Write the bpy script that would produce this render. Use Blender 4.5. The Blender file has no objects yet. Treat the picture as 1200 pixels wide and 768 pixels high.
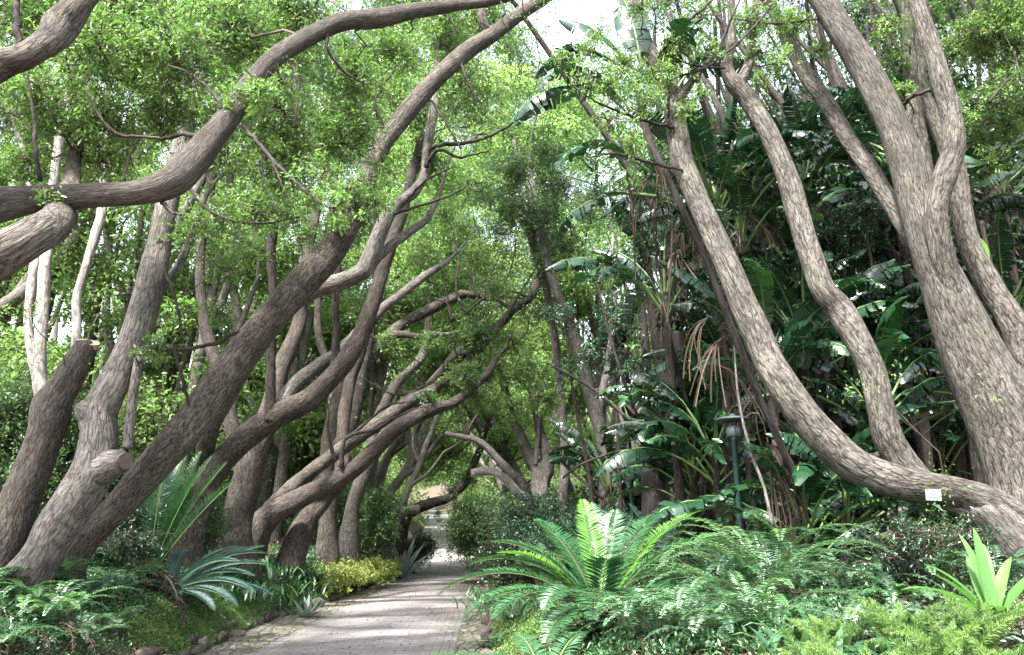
import bpy, math
import numpy as np
from mathutils import Vector
rng = np.random.default_rng(7)
sc = bpy.context.scene
COL = sc.collection
PI = math.pi

# ------------------------------------------------------------------ camera
F, CX, CY, HY = 933.0, 600.0, 384.0, 624.0
TH = math.atan((HY - CY) / F)
CAMZ = 1.5
def P(px, py, Y):
    x = (px - CX) / F; y = (CY - py) / F
    d = np.array([x, math.cos(TH) - y * math.sin(TH), math.sin(TH) + y * math.cos(TH)])
    d *= Y / d[1]
    return np.array([d[0], d[1], d[2] + CAMZ])
def RW(w, p):            # width in pixels -> radius in metres at point p
    dep = p[1] * math.cos(TH) + (p[2] - CAMZ) * math.sin(TH)
    return 0.5 * w * dep / F
cam = bpy.data.cameras.new('camera'); co = bpy.data.objects.new('camera', cam); COL.objects.link(co)
cam.sensor_width = 36; cam.lens = 36 * F / 1200; cam.clip_end = 2000; cam.clip_start = 0.05
co.location = (0, 0, CAMZ); co.rotation_euler = (PI / 2 + TH, 0, 0)
sc.camera = co

# ------------------------------------------------------------------ materials
def ramp(nt, fac, stops, interp='LINEAR'):
    r = nt.nodes.new('ShaderNodeValToRGB'); cr = r.color_ramp; cr.interpolation = interp
    while len(cr.elements) < len(stops): cr.elements.new(0.5)
    for e, (p, c) in zip(cr.elements, stops):
        e.position = p; e.color = (c[0], c[1], c[2], 1) if len(c) == 3 else c
    nt.links.new(fac, r.inputs['Fac']); return r.outputs['Color']
def newmat(name):
    m = bpy.data.materials.new(name); m.use_nodes = True; nt = m.node_tree
    for n in list(nt.nodes): nt.nodes.remove(n)
    o = nt.nodes.new('ShaderNodeOutputMaterial'); return m, nt, o
def N(nt, t, **k):
    n = nt.nodes.new(t)
    for a, b in k.items(): setattr(n, a, b)
    return n
def math_(nt, op, a, b=0.0):
    n = N(nt, 'ShaderNodeMath', operation=op)
    for i, v in enumerate((a, b)):
        if isinstance(v, (int, float)): n.inputs[i].default_value = v
        else: nt.links.new(v, n.inputs[i])
    return n.outputs[0]
def noise(nt, vec, scale, detail=4, rough=0.55, out='Fac'):
    n = N(nt, 'ShaderNodeTexNoise'); n.inputs['Scale'].default_value = scale
    n.inputs['Detail'].default_value = detail; n.inputs['Roughness'].default_value = rough
    if vec is not None: nt.links.new(vec, n.inputs['Vector'])
    return n.outputs[out]
def mixc(nt, fac, a, b, mode='MIX'):
    n = N(nt, 'ShaderNodeMix', data_type='RGBA', blend_type=mode)
    for i, v in ((0, fac), (6, a), (7, b)):
        if isinstance(v, (int, float)): n.inputs[i].default_value = v
        elif isinstance(v, tuple): n.inputs[i].default_value = (*v, 1)
        else: nt.links.new(v, n.inputs[i])
    return n.outputs[2]
def leafmat(name, stops, trans=0.35, rough=0.42, spec=0.5, tcol=(1.2, 1.4, 0.75)):
    m, nt, o = newmat(name)
    a = N(nt, 'ShaderNodeAttribute', attribute_name='rnd')
    col = ramp(nt, a.outputs['Fac'], stops)
    b = N(nt, 'ShaderNodeBsdfPrincipled'); tc = N(nt, 'ShaderNodeTexCoord'); col = mixc(nt, .55, col, ramp(nt, noise(nt, tc.outputs['Object'], 7, 4, .7), [(.3, (.62, .66, .6)), (.55, (1, 1, 1)), (.75, (1.25, 1.15, 1.05))]), 'MULTIPLY')
    nt.links.new(col, b.inputs['Base Color'])
    b.inputs['Roughness'].default_value = rough; b.inputs['Specular IOR Level'].default_value = spec
    t = N(nt, 'ShaderNodeBsdfTranslucent')
    nt.links.new(mixc(nt, 1.0, col, tcol, 'MULTIPLY'), t.inputs['Color'])
    mx = N(nt, 'ShaderNodeMixShader'); mx.inputs[0].default_value = trans
    nt.links.new(b.outputs[0], mx.inputs[1]); nt.links.new(t.outputs[0], mx.inputs[2])
    nt.links.new(mx.outputs[0], o.inputs[0]); return m
def barkmat(name, ridge, crack, su=34, sv=10, bump=1.0, moss=0.25, dist=0.02):
    m, nt, o = newmat(name)
    a = N(nt, 'ShaderNodeAttribute', attribute_name='bk')
    def warp(vec, sc_, amt):
        nz = noise(nt, vec, sc_, 3, out='Color'); ad = N(nt, 'ShaderNodeVectorMath', operation='MULTIPLY_ADD')
        nt.links.new(nz, ad.inputs[0]); ad.inputs[1].default_value = (amt, amt, amt * 1.6); nt.links.new(vec, ad.inputs[2]); return ad.outputs[0]
    v1 = warp(warp(a.outputs['Vector'], 4, .03), 20, .012)
    def scaled(x, z):
        mp = N(nt, 'ShaderNodeMapping'); mp.inputs['Scale'].default_value = (x, x, z); nt.links.new(v1, mp.inputs['Vector']); return mp.outputs[0]
    v = N(nt, 'ShaderNodeTexVoronoi', feature='DISTANCE_TO_EDGE'); v.inputs['Scale'].default_value = 1
    nt.links.new(scaled(su, sv), v.inputs['Vector'])
    rid = noise(nt, scaled(su * 1.15, sv * .55), 1.0, 3, .6)          # long fissures
    fis = math_(nt, 'MINIMUM', math_(nt, 'MULTIPLY', math_(nt, 'ABSOLUTE', math_(nt, 'SUBTRACT', rid, .5)), 7), 1)
    fine = noise(nt, scaled(su * 2.4, sv * 1.5), 1.0, 5, 0.7)
    cell = math_(nt, 'MINIMUM', math_(nt, 'MULTIPLY', v.outputs['Distance'], 4.0), 1)
    v2 = N(nt, 'ShaderNodeTexVoronoi', feature='DISTANCE_TO_EDGE'); v2.inputs['Scale'].default_value = 1; nt.links.new(scaled(su * .52, sv * .4), v2.inputs['Vector'])
    cell2 = math_(nt, 'MINIMUM', math_(nt, 'MULTIPLY', v2.outputs['Distance'], 3.0), 1)
    h = math_(nt, 'ADD', math_(nt, 'ADD', math_(nt, 'MULTIPLY', math_(nt, 'MULTIPLY', cell, math_(nt, 'ADD', math_(nt, 'MULTIPLY', fis, .6), .4)), .36), math_(nt, 'MULTIPLY', cell2, .26)), math_(nt, 'MULTIPLY', fine, .8))
    big = noise(nt, a.outputs['Vector'], 2.4, 6, 0.72)
    r2 = tuple(c * 1.55 for c in ridge); r1 = tuple(c * 0.5 for c in ridge)
    rc = ramp(nt, big, [(0.3, r1), (0.5, ridge), (0.7, r2)])
    g = noise(nt, a.outputs['Vector'], 5.3, 5, 0.7)
    gm = ramp(nt, g, [(0.55, (0, 0, 0)), (0.72, (moss, moss, moss))])
    rc = mixc(nt, gm, rc, (0.17, 0.20, 0.11))
    lich = ramp(nt, noise(nt, a.outputs['Vector'], 11, 5, 0.75), [(0.6, (0, 0, 0)), (0.7, (.4, .4, .4))])
    rc = mixc(nt, lich, rc, tuple(min(.6, c * 1.7 + .05) for c in ridge))
    f = ramp(nt, h, [(0.36, (0, 0, 0)), (0.80, (1, 1, 1))])
    col = mixc(nt, f, crack, rc)
    col = mixc(nt, 0.5, col, ramp(nt, fine, [(0.3, (0.3, .28, .27)), (0.7, (1.15, 1.15, 1.15))]), 'MULTIPLY')
    b = N(nt, 'ShaderNodeBsdfPrincipled'); nt.links.new(col, b.inputs['Base Color'])
    b.inputs['Roughness'].default_value = 0.85; b.inputs['Specular IOR Level'].default_value = 0.25
    bp = N(nt, 'ShaderNodeBump'); bp.inputs['Strength'].default_value = bump; bp.inputs['Distance'].default_value = dist
    nt.links.new(h, bp.inputs['Height']); nt.links.new(bp.outputs[0], b.inputs['Normal'])
    nt.links.new(b.outputs[0], o.inputs[0]); return m
def plain(name, col, rough=0.7, spec=0.5, var=0.25, scale=6, bump=0.0, metal=0.0, bs=None):
    m, nt, o = newmat(name)
    tc = N(nt, 'ShaderNodeTexCoord')
    n = noise(nt, tc.outputs['Object'], scale, 5, 0.6)
    c = ramp(nt, n, [(0.25, tuple(x * (1 - var) for x in col)), (0.75, tuple(min(1, x * (1 + var)) for x in col))])
    b = N(nt, 'ShaderNodeBsdfPrincipled'); nt.links.new(c, b.inputs['Base Color'])
    b.inputs['Roughness'].default_value = rough; b.inputs['Specular IOR Level'].default_value = spec; b.inputs['Metallic'].default_value = metal
    if bump:
        n2 = noise(nt, tc.outputs['Object'], bs or scale * 3, 6, 0.65)
        bp = N(nt, 'ShaderNodeBump'); bp.inputs['Strength'].default_value = bump; bp.inputs['Distance'].default_value = 0.02
        nt.links.new(n2, bp.inputs['Height']); nt.links.new(bp.outputs[0], b.inputs['Normal'])
    nt.links.new(b.outputs[0], o.inputs[0]); return m

M = {}
M['bark_warm'] = barkmat('bark_warm', (0.175, 0.157, 0.135), (0.018, 0.014, 0.011), 34, 8, 1.0, 0.6, 0.035)
M['bark_brown'] = barkmat('bark_brown', (0.145, 0.123, 0.105), (0.014, 0.011, 0.009), 44, 11, 1.0, 0.35, 0.022)
M['bark_grey'] = barkmat('bark_grey', (0.205, 0.185, 0.168), (0.032, 0.027, 0.024), 42, 9, 0.9, 0.55, 0.018)
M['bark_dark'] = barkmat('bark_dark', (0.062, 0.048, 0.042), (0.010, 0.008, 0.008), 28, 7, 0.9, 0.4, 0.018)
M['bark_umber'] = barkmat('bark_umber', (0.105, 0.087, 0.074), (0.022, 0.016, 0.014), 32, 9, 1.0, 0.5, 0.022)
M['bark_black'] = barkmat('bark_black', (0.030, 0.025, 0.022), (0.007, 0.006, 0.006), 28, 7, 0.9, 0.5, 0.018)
M['bark_pale'] = barkmat('bark_pale', (0.33, 0.31, 0.29), (0.12, 0.10, 0.09), 22, 6, 0.5, 0.3, 0.008)
M['twig'] = plain('twig_bark', (0.06, 0.045, 0.036), 0.8, 0.3)
M['cut'] = plain('sawn_wood', (0.27, 0.215, 0.17), 0.8, 0.3, 0.3, 20)
M['cutg'] = plain('weathered_wood', (0.085, 0.072, 0.065), 0.9, 0.2, 0.5, 25, .6)
Lf = {}
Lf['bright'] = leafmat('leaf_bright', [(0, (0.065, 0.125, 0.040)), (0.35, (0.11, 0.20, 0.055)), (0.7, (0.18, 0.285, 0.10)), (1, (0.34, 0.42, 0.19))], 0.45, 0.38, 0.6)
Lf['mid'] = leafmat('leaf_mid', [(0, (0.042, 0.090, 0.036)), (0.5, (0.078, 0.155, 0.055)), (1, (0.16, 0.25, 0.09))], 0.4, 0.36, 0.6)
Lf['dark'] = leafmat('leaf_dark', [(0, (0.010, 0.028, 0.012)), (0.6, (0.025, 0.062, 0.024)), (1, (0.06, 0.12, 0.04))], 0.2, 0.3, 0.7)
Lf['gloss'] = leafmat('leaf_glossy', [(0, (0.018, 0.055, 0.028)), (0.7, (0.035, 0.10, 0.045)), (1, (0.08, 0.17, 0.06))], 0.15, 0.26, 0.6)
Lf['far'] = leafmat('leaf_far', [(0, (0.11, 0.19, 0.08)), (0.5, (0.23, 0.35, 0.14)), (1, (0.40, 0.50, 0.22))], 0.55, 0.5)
Lf['yellow'] = leafmat('leaf_yellow_green', [(0, (0.17, 0.27, 0.05)), (0.5, (0.33, 0.40, 0.09)), (1, (0.52, 0.53, 0.18))], 0.3)
Lf['fern'] = leafmat('fern_leaflet', [(0, (0.018, 0.055, 0.028)), (0.5, (0.045, 0.12, 0.052)), (1, (0.13, 0.25, 0.10))], 0.24, 0.27, 0.9)
Lf['fernpale'] = leafmat('fern_leaflet_pale', [(0, (0.04, 0.10, 0.06)), (0.6, (0.09, 0.18, 0.11)), (1, (0.20, 0.31, 0.20))], 0.26, 0.3, 0.9)
Lf['cycad'] = leafmat('cycad_leaflet', [(0, (0.022, 0.075, 0.032)), (1, (0.055, 0.15, 0.06))], 0.22, 0.3, 0.65)
Lf['cycadnew'] = leafmat('cycad_new_leaflet', [(0, (0.07, 0.20, 0.03)), (1, (0.15, 0.32, 0.05))], 0.3, 0.38)
Lf['blue'] = leafmat('cycad_blue_leaflet', [(0, (0.03, 0.085, 0.07)), (1, (0.08, 0.16, 0.14))], 0.15, 0.38)
Lf['fox'] = leafmat('foxtail_needle', [(0, (0.07, 0.15, 0.04)), (1, (0.20, 0.31, 0.085))], 0.32, 0.5)
Lf['lime'] = leafmat('broad_lime_leaf', [(0, (0.06, 0.16, 0.04)), (1, (0.13, 0.27, 0.07))], 0.3, 0.35)
Lf['streli'] = leafmat('paddle_leaf', [(0, (0.007, 0.026, 0.013)), (0.7, (0.016, 0.055, 0.022)), (0.9, (0.035, 0.10, 0.03)), (1, (0.07, 0.19, 0.04))], 0.16, 0.24, 0.85)
Lf['dead'] = leafmat('dead_leaf', [(0, (0.025, 0.017, 0.013)), (0.6, (0.075, 0.052, 0.038)), (1, (0.17, 0.13, 0.10))], 0.1, 0.7, 0.2, (1, 1, 1))
Lf['litter'] = leafmat('litter_leaf', [(0, (0.05, 0.03, 0.022)), (0.6, (0.13, 0.075, 0.05)), (1, (0.26, 0.18, 0.12))], 0.0, 0.8, 0.2, (1, 1, 1))

# ------------------------------------------------------------------ mesh helpers
class MB:
    """collects vertices and faces of ONE mesh"""
    def __init__(s): s.v = []; s.f3 = []; s.f4 = []; s.m3 = []; s.m4 = []; s.n = 0; s.rnd = []; s.bk = []
    def add(s, v, f, mat=0, rnd=None, bk=None):
        v = np.asarray(v, float).reshape(-1, 3); f = np.asarray(f, np.int64)
        s.v.append(v)
        if f.shape[1] == 3: s.f3.append(f + s.n); s.m3.append(np.full(len(f), mat))
        else: s.f4.append(f + s.n); s.m4.append(np.full(len(f), mat))
        s.rnd.append(np.full(len(v), 0.5) if rnd is None else np.broadcast_to(rnd, (len(v),)))
        s.bk.append(v if bk is None else bk); s.n += len(v)
    def build(s, name, mats, parent=None, loc=(0, 0, 0), smooth=True):
        me = bpy.data.meshes.new(name)
        v = np.concatenate(s.v)
        if parent is not None: v = v - np.array(parent['_loc'])
        else: v = v - np.array(loc)
        f4 = np.concatenate(s.f4) if s.f4 else np.zeros((0, 4), np.int64); f3 = np.concatenate(s.f3) if s.f3 else np.zeros((0, 3), np.int64)
        mi = np.concatenate([np.concatenate(s.m4) if s.m4 else [], np.concatenate(s.m3) if s.m3 else []]).astype(np.int32)
        me.vertices.add(len(v)); me.vertices.foreach_set('co', v.astype(np.float32).ravel())
        nl = f4.size + f3.size; me.loops.add(nl)
        me.loops.foreach_set('vertex_index', np.concatenate([f4.ravel(), f3.ravel()]).astype(np.int32))
        npoly = len(f4) + len(f3); me.polygons.add(npoly)
        me.polygons.foreach_set('loop_start', np.concatenate([np.arange(len(f4)) * 4, f4.size + np.arange(len(f3)) * 3]).astype(np.int32))
        me.polygons.foreach_set('material_index', mi)
        me.polygons.foreach_set('use_smooth', np.full(npoly, smooth))
        a = me.attributes.new('rnd', 'FLOAT', 'POINT'); a.data.foreach_set('value', np.concatenate(s.rnd).astype(np.float32))
        if name.startswith('path') or any(m.name.startswith('bark') for m in mats):
            b = me.attributes.new('bk', 'FLOAT_VECTOR', 'POINT'); b.data.foreach_set('vector', np.concatenate(s.bk).astype(np.float32).ravel())
        for m in mats: me.materials.append(m)
        me.update(calc_edges=True); me.validate()
        o = bpy.data.objects.new(name, me); COL.objects.link(o)
        if parent is not None: o.parent = parent
        else: o.location = loc
        return o
def tag(o, label=None, cat=None, group=None, kind=None):
    if label: o['label'] = label
    if cat: o['category'] = cat
    if group: o['group'] = group
    if kind: o['kind'] = kind
    return o
def thing(name, label, cat, loc, group=None):
    o = bpy.data.objects.new(name, None); COL.objects.link(o); o.empty_display_size = 0.2
    o.location = tuple(loc); o['_loc'] = [float(x) for x in loc]
    return tag(o, label, cat, group)
def copy_tree(o, parent=None):
    c = o.copy(); COL.objects.link(c); c.parent = parent
    for ch in list(o.children): copy_tree(ch, c)
    return c
def nrm(a): return a / np.maximum(np.linalg.norm(a, axis=-1, keepdims=True), 1e-9)
def spline(pts, rad, step=0.45, kmin=3):
    pts = np.asarray(pts, float); rad = np.asarray(rad, float); n = len(pts)
    ext = np.vstack([2 * pts[0] - pts[1], pts, 2 * pts[-1] - pts[-2]]); re = np.concatenate([[rad[0]], rad, [rad[-1]]])
    op, orr = [], []
    for i in range(n - 1):
        p0, p1, p2, p3 = ext[i:i + 4]; r0, r1, r2, r3 = re[i:i + 4]
        k = int(max(kmin, min(60, np.linalg.norm(p2 - p1) / (step * max(0.5 * (r1 + r2), 0.012)))))
        t = np.linspace(0, 1, k, endpoint=False)[:, None]
        c = lambda a, b, c_, d: 0.5 * (2 * b + (c_ - a) * t + (2 * a - 5 * b + 4 * c_ - d) * t ** 2 + (3 * b - a - 3 * c_ + d) * t ** 3)
        op.append(c(p0, p1, p2, p3)); orr.append(c(r0, r1, r2, r3)[:, 0])
    op.append(pts[-1:]); orr.append(rad[-1:])
    return np.vstack(op), np.maximum(np.concatenate(orr), 0.002)
def frames(p):
    t = nrm(np.gradient(p, axis=0)); n = len(p)
    u = np.zeros_like(p); a = np.array([0.31, -0.9, 0.3]); a = a - t[0] * a.dot(t[0]); u[0] = a / np.linalg.norm(a)
    for i in range(1, n):
        a = u[i - 1] - t[i] * u[i - 1].dot(t[i]); u[i] = a / max(np.linalg.norm(a), 1e-9)
    return t, u, np.cross(t, u)
def tube(p, r, seg, lump=0.06, seed=0, cap=True, others=(), k=0.0):
    """bark tube; others: list of (centres, radii) it should blend with"""
    R = np.random.default_rng(seed); t, u, w = frames(p)
    th = np.linspace(0, 2 * PI, seg, endpoint=False); s = np.concatenate([[0], np.cumsum(np.linalg.norm(np.diff(p, axis=0), axis=1))])
    TH_, S = np.meshgrid(th, s); nz = np.zeros_like(TH_); rm = float(np.mean(r))
    for kk, am in ((1, .35), (2, .45), (3, .4), (5, .28), (2, .3), (7, .16), (9, .12)):
        wf = R.uniform(0.5, 2.2) / max(rm * 3, .05) * R.choice([-1, 1]); nz += am * np.sin(kk * TH_ + wf * S + R.uniform(0, 6.28)) * (0.6 + 0.4 * np.sin(S * wf * .37 + R.uniform(0, 6)))
    rr = r[:, None] * (1 + lump * nz)
    d = np.cos(TH_)[..., None] * u[:, None, :] + np.sin(TH_)[..., None] * w[:, None, :]
    V = p[:, None, :] + d * rr[..., None]
    if others and k > 0:
        best = np.full(V.shape[:2], 9.0)
        for (c, cr) in others:
            near = np.linalg.norm(c - p.mean(0), axis=1) < 30
            for i0 in range(0, len(V), 64):
                dd = np.linalg.norm(V[i0:i0 + 64, :, None, :] - c[None, None], axis=-1) - cr[None, None]
                best[i0:i0 + 64] = np.minimum(best[i0:i0 + 64], dd.min(-1))
        h = np.maximum(1 - np.abs(best) / k, 0) ** 2 * k * 0.38
        V = V + d * h[..., None]
    ds = np.gradient(s); rb_ = float((r * ds * r).sum() / (ds * r).sum())
    rm = rb_
    bk = np.stack([np.cos(TH_) * rm, np.sin(TH_) * rm, S + seed % 7], -1).reshape(-1, 3)
    n = len(p); a = np.arange(n - 1)[:, None] * seg; j = np.arange(seg)[None]; j2 = (j + 1) % seg
    f = np.stack([a + j, a + j2, a + seg + j2, a + seg + j], -1).reshape(-1, 4)
    V = V.reshape(-1, 3); tris = []
    if cap:
        V = np.vstack([V, p[:1] - t[:1] * r[0] * .3, p[-1:] + t[-1:] * r[-1] * 0.5]); bk = np.vstack([bk, bk[:1] * 0 + [0, 0, s[0]], [[0, 0, s[-1]]]])
        m = n * seg
        for q in range(seg):
            tris.append((m, (q + 1) % seg, q)); tris.append((m + 1, m - seg + q, m - seg + (q + 1) % seg))
    return V, f, bk, np.array(tris) if tris else None
def add_tube(mb, p, r, seg, mat=0, **k):
    V, f, bk, tr = tube(p, r, seg, **k)
    n0 = mb.n; mb.add(V, f, mat, bk=bk)
    if tr is not None: mb.f3.append(tr + n0); mb.m3.append(np.full(len(tr), mat))

def leaves(mb, pos, d, nor, L, W, mat=0, rnd=None, bend=0.12):
    """one folded 4-vertex blade per row"""
    n = len(pos); d = nrm(d); nor = nrm(nor - d * np.sum(nor * d, -1, keepdims=True)); s = np.cross(d, nor)
    L = np.broadcast_to(L, (n,))[:, None]; W = np.broadcast_to(W, (n,))[:, None]
    base = pos; tip = pos + d * L - nor * L * bend
    mid = pos + d * L * 0.45
    v = np.stack([base, mid + s * W * .5 + nor * W * .18, tip, mid - s * W * .5 + nor * W * .18], 1).reshape(-1, 3)
    i = np.arange(n)[:, None] * 4
    f = np.concatenate([i + [0, 1, 2], i + [0, 2, 3]], 1).reshape(-1, 3)
    r = rng.random(n) if rnd is None else rnd
    mb.add(v, f, mat, rnd=np.repeat(r, 4))
def twigs(mb, A, B, r0, mat, wave=0.12, seed=0):
    """thin three-sided wavy twigs from A to B (n,3)"""
    n = len(A); R = np.random.default_rng(seed); K = 5; t = np.linspace(0, 1, K)[None, :, None]
    ln = np.linalg.norm(B - A, axis=1)[:, None, None]
    off = R.normal(size=(n, K, 3)) * wave * ln * np.sin(t * PI) * .6; off[:, :, 2] += (np.sin(t * PI) * ln * .1)[:, :, 0]
    p = A[:, None] * (1 - t) + B[:, None] * t + off
    d = nrm(B - A); u = nrm(np.cross(d, [0.3, 0.2, 0.93])); w = np.cross(d, u)
    rr = np.broadcast_to(r0, (n,))[:, None] * (1 - 0.75 * t[0, :, 0][None])
    ang = np.array([0, 2.094, 4.189])
    ring = np.cos(ang)[None, None, :, None] * u[:, None, None] + np.sin(ang)[None, None, :, None] * w[:, None, None]
    v = p[:, :, None] + ring * rr[:, :, None, None]
    b = np.arange(n)[:, None, None] * (K * 3) + np.arange(K - 1)[None, :, None] * 3; j = np.arange(3)[None, None]; j2 = (j + 1) % 3
    f = np.stack([b + j, b + j2, b + 3 + j2, b + 3 + j], -1).reshape(-1, 4)
    mb.add(v.reshape(-1, 3), f, mat)
    return p
TAU = 1.6
def foliage(mb, blobs, L=0.06, tau=1.3, hosts=None, seed=0, up=0.6, asp=0.4, tw=0.005, tmat=1, per=26, tone=None):
    """blobs: (centre, (rx,ry,rz), density multiplier)"""
    R = np.random.default_rng(seed)
    for bi, (c, r, dm) in enumerate(blobs):
        c = np.asarray(c, float); r = np.asarray(r, float)
        nl = int(TAU * tau * dm * PI * r[0] * r[2] / (0.45 * L * L * asp)); nl = max(20, min(nl, 60000)); nt = max(3, nl // per)
        A = c + R.normal(size=(nt, 3)) * r * .33
        dr = nrm(R.normal(size=(nt, 3))); q = R.uniform(.45, 1.05, nt)[:, None]
        B = c + dr * r * q
        # a few lopsided lobes so that the outline stays uneven
        lob = nrm(R.normal(size=(4, 3))); am = np.clip((dr @ lob.T).max(1), 0, 1) ** 2
        B = A + (B - A) * (0.62 + 0.75 * am)[:, None]
        mx = max(r) * .9; ln = np.linalg.norm(B - A, axis=1)
        p = twigs(mb, A, B, tw, tmat, seed=int(R.integers(1e6)))
        # secondary links to centre
        ns = min(nt, 14); p0 = np.repeat(c[None], ns, 0) + R.normal(size=(ns, 3)) * .02
        twigs(mb, p0, A[:ns], tw * 1.9, tmat, seed=int(R.integers(1e6)))
        if hosts is not None:
            dd = np.linalg.norm(hosts[0] - c, axis=1); k = int(np.argmin(dd + 0.6 * (hosts[0][:, 2] > c[2] + .5)))
            if dd[k] < 6: twigs(mb, hosts[0][k:k + 1], c[None], min(hosts[1][k] * .6, tw * 3.2 + dd[k] * .004), tmat, wave=0.16, seed=int(R.integers(1e6)))
        ti = R.integers(0, nt, nl); tt = np.clip(R.choice([.3, .5, .72, .96], nl, p=[.14, .2, .28, .38]) + R.normal(0, .045, nl), 0, 1)
        kk = np.clip(tt * 4, 0, 3.999); k0 = kk.astype(int); fr = (kk - k0)[:, None]
        pos = p[ti, k0] * (1 - fr) + p[ti, k0 + 1] * fr + R.normal(size=(nl, 3)) * L * .5
        d = nrm(B - A)[ti] * .6 + R.normal(size=(nl, 3)) * .75 + [0, 0, -.18]
        nor = R.normal(size=(nl, 3)) * (1 - up) + [0, -0.1, up]
        tn = R.uniform(0.2, .8) if tone is None else tone
        twt = R.uniform(-.18, .18, nt)
        rnd = np.clip(R.normal(0.5, .2, nl) * .55 + tn * .45 + twt[ti], 0, 1)
        LL = L * R.uniform(.6, 1.25, nl)
        leaves(mb, pos, d, nor, LL, LL * asp, 0, rnd)
# ------------------------------------------------------------------ the lie of the land
_Y = np.array([-14, 10.75, 21.4, 31.5, 44, 60, 75, 95, 130, 420.])
_L = np.array([-3.1, -3.33, -3.5, -3.8, -5.0, -6.4, -7.5, -10, -18, -80.])
_R = np.array([-0.5, -0.75, -1.1, -1.5, -2.4, -3.5, -4.9, -7.3, -15, -77.])
def eL(y): return np.interp(y, _Y, _L)
def eR(y): return np.interp(y, _Y, _R)
def prof(y):
    y = np.asarray(y, float); return np.where(y > 44, 0.07 * np.maximum(y - 44, 0) * (1 - np.exp(-np.maximum(y - 44, 0) / 6)), 0)
def offL(y): return np.interp(y, [0, 11, 15, 20, 22, 31, 40], [.6, .6, .75, .42, .38, .22, .2])
def bank(t, h, k): return h * (1 - np.exp(-np.maximum(t, 0) / k))
def gz(x, y):
    x = np.asarray(x, float); y = np.asarray(y, float)
    tl = eL(y) - offL(y) - .12 - x; tr = x - eR(y) - .42
    z = prof(y) + np.where(tl > 0, bank(tl, 1.3, 1.05) + .02 * np.maximum(tl - 3, 0), 0) + np.where(tr > 0, bank(tr, 1.1, 2.2) + .015 * np.maximum(tr - 3, 0), 0)
    rough = 0.04 * np.sin(x * 2.3 + y * .7) * np.sin(y * 1.9 - x) + .03 * np.sin(x * 5.1 + 1) * np.sin(y * 4.3)
    m = np.clip(np.maximum(tl, tr) / .6, 0, 1)
    far = np.clip((np.abs(x) - 25) / 60, 0, 1) * 6 + np.clip((y - 110) / 100, 0, 1) * 6
    return z + rough * m + far
ys = np.concatenate([np.arange(-14, 3, .5), np.arange(3, 24, .14), np.arange(24, 60, .5), np.arange(60, 130, 2), np.geomspace(130, 420, 14)])
lat = np.concatenate([-np.geomspace(300, 6, 26), -np.arange(5.8, 0, -.14)])
def col_x(y):
    l = eL(y); r = eR(y)
    return np.concatenate([l + lat, np.linspace(l, r, 5), r - lat[::-1]])
X = np.array([col_x(y) for y in ys]); Yg = np.repeat(ys[:, None], X.shape[1], 1); Z = gz(X, Yg)
def grid(mb, X, Y, Z, mat=0, bk=None):
    n, m = X.shape; i = np.arange(n - 1)[:, None] * m; j = np.arange(m - 1)[None]
    f = np.stack([i + j, i + j + 1, i + m + j + 1, i + m + j], -1).reshape(-1, 4)
    mb.add(np.stack([X, Y, Z], -1).reshape(-1, 3), f, mat, bk=bk)
def soil():
    m, nt, o = newmat('forest_soil'); tc = N(nt, 'ShaderNodeTexCoord'); v = tc.outputs['Object']
    n1 = noise(nt, v, 1.4, 6, .65); n2 = noise(nt, v, 38, 4, .7)
    c = ramp(nt, n1, [(.3, (.035, .024, .018)), (.5, (.075, .05, .036)), (.7, (.10, .075, .05))])
    c = mixc(nt, ramp(nt, n2, [(.5, (0, 0, 0)), (.68, (.8, .8, .8))]), c, (.19, .12, .085))
    c = mixc(nt, ramp(nt, noise(nt, v, .9, 3), [(.5, (0, 0, 0)), (.62, (.55, .55, .55))]), c, (.045, .075, .025))
    b = N(nt, 'ShaderNodeBsdfPrincipled'); nt.links.new(c, b.inputs['Base Color']); b.inputs['Roughness'].default_value = .95
    bp = N(nt, 'ShaderNodeBump'); bp.inputs['Strength'].default_value = .8; bp.inputs['Distance'].default_value = .03
    nt.links.new(n2, bp.inputs['Height']); nt.links.new(bp.outputs[0], b.inputs['Normal']); nt.links.new(b.outputs[0], o.inputs[0]); return m
mb = MB(); grid(mb, X, Yg, Z - 0.02); tag(mb.build('ground', [soil()]), kind='structure')
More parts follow.
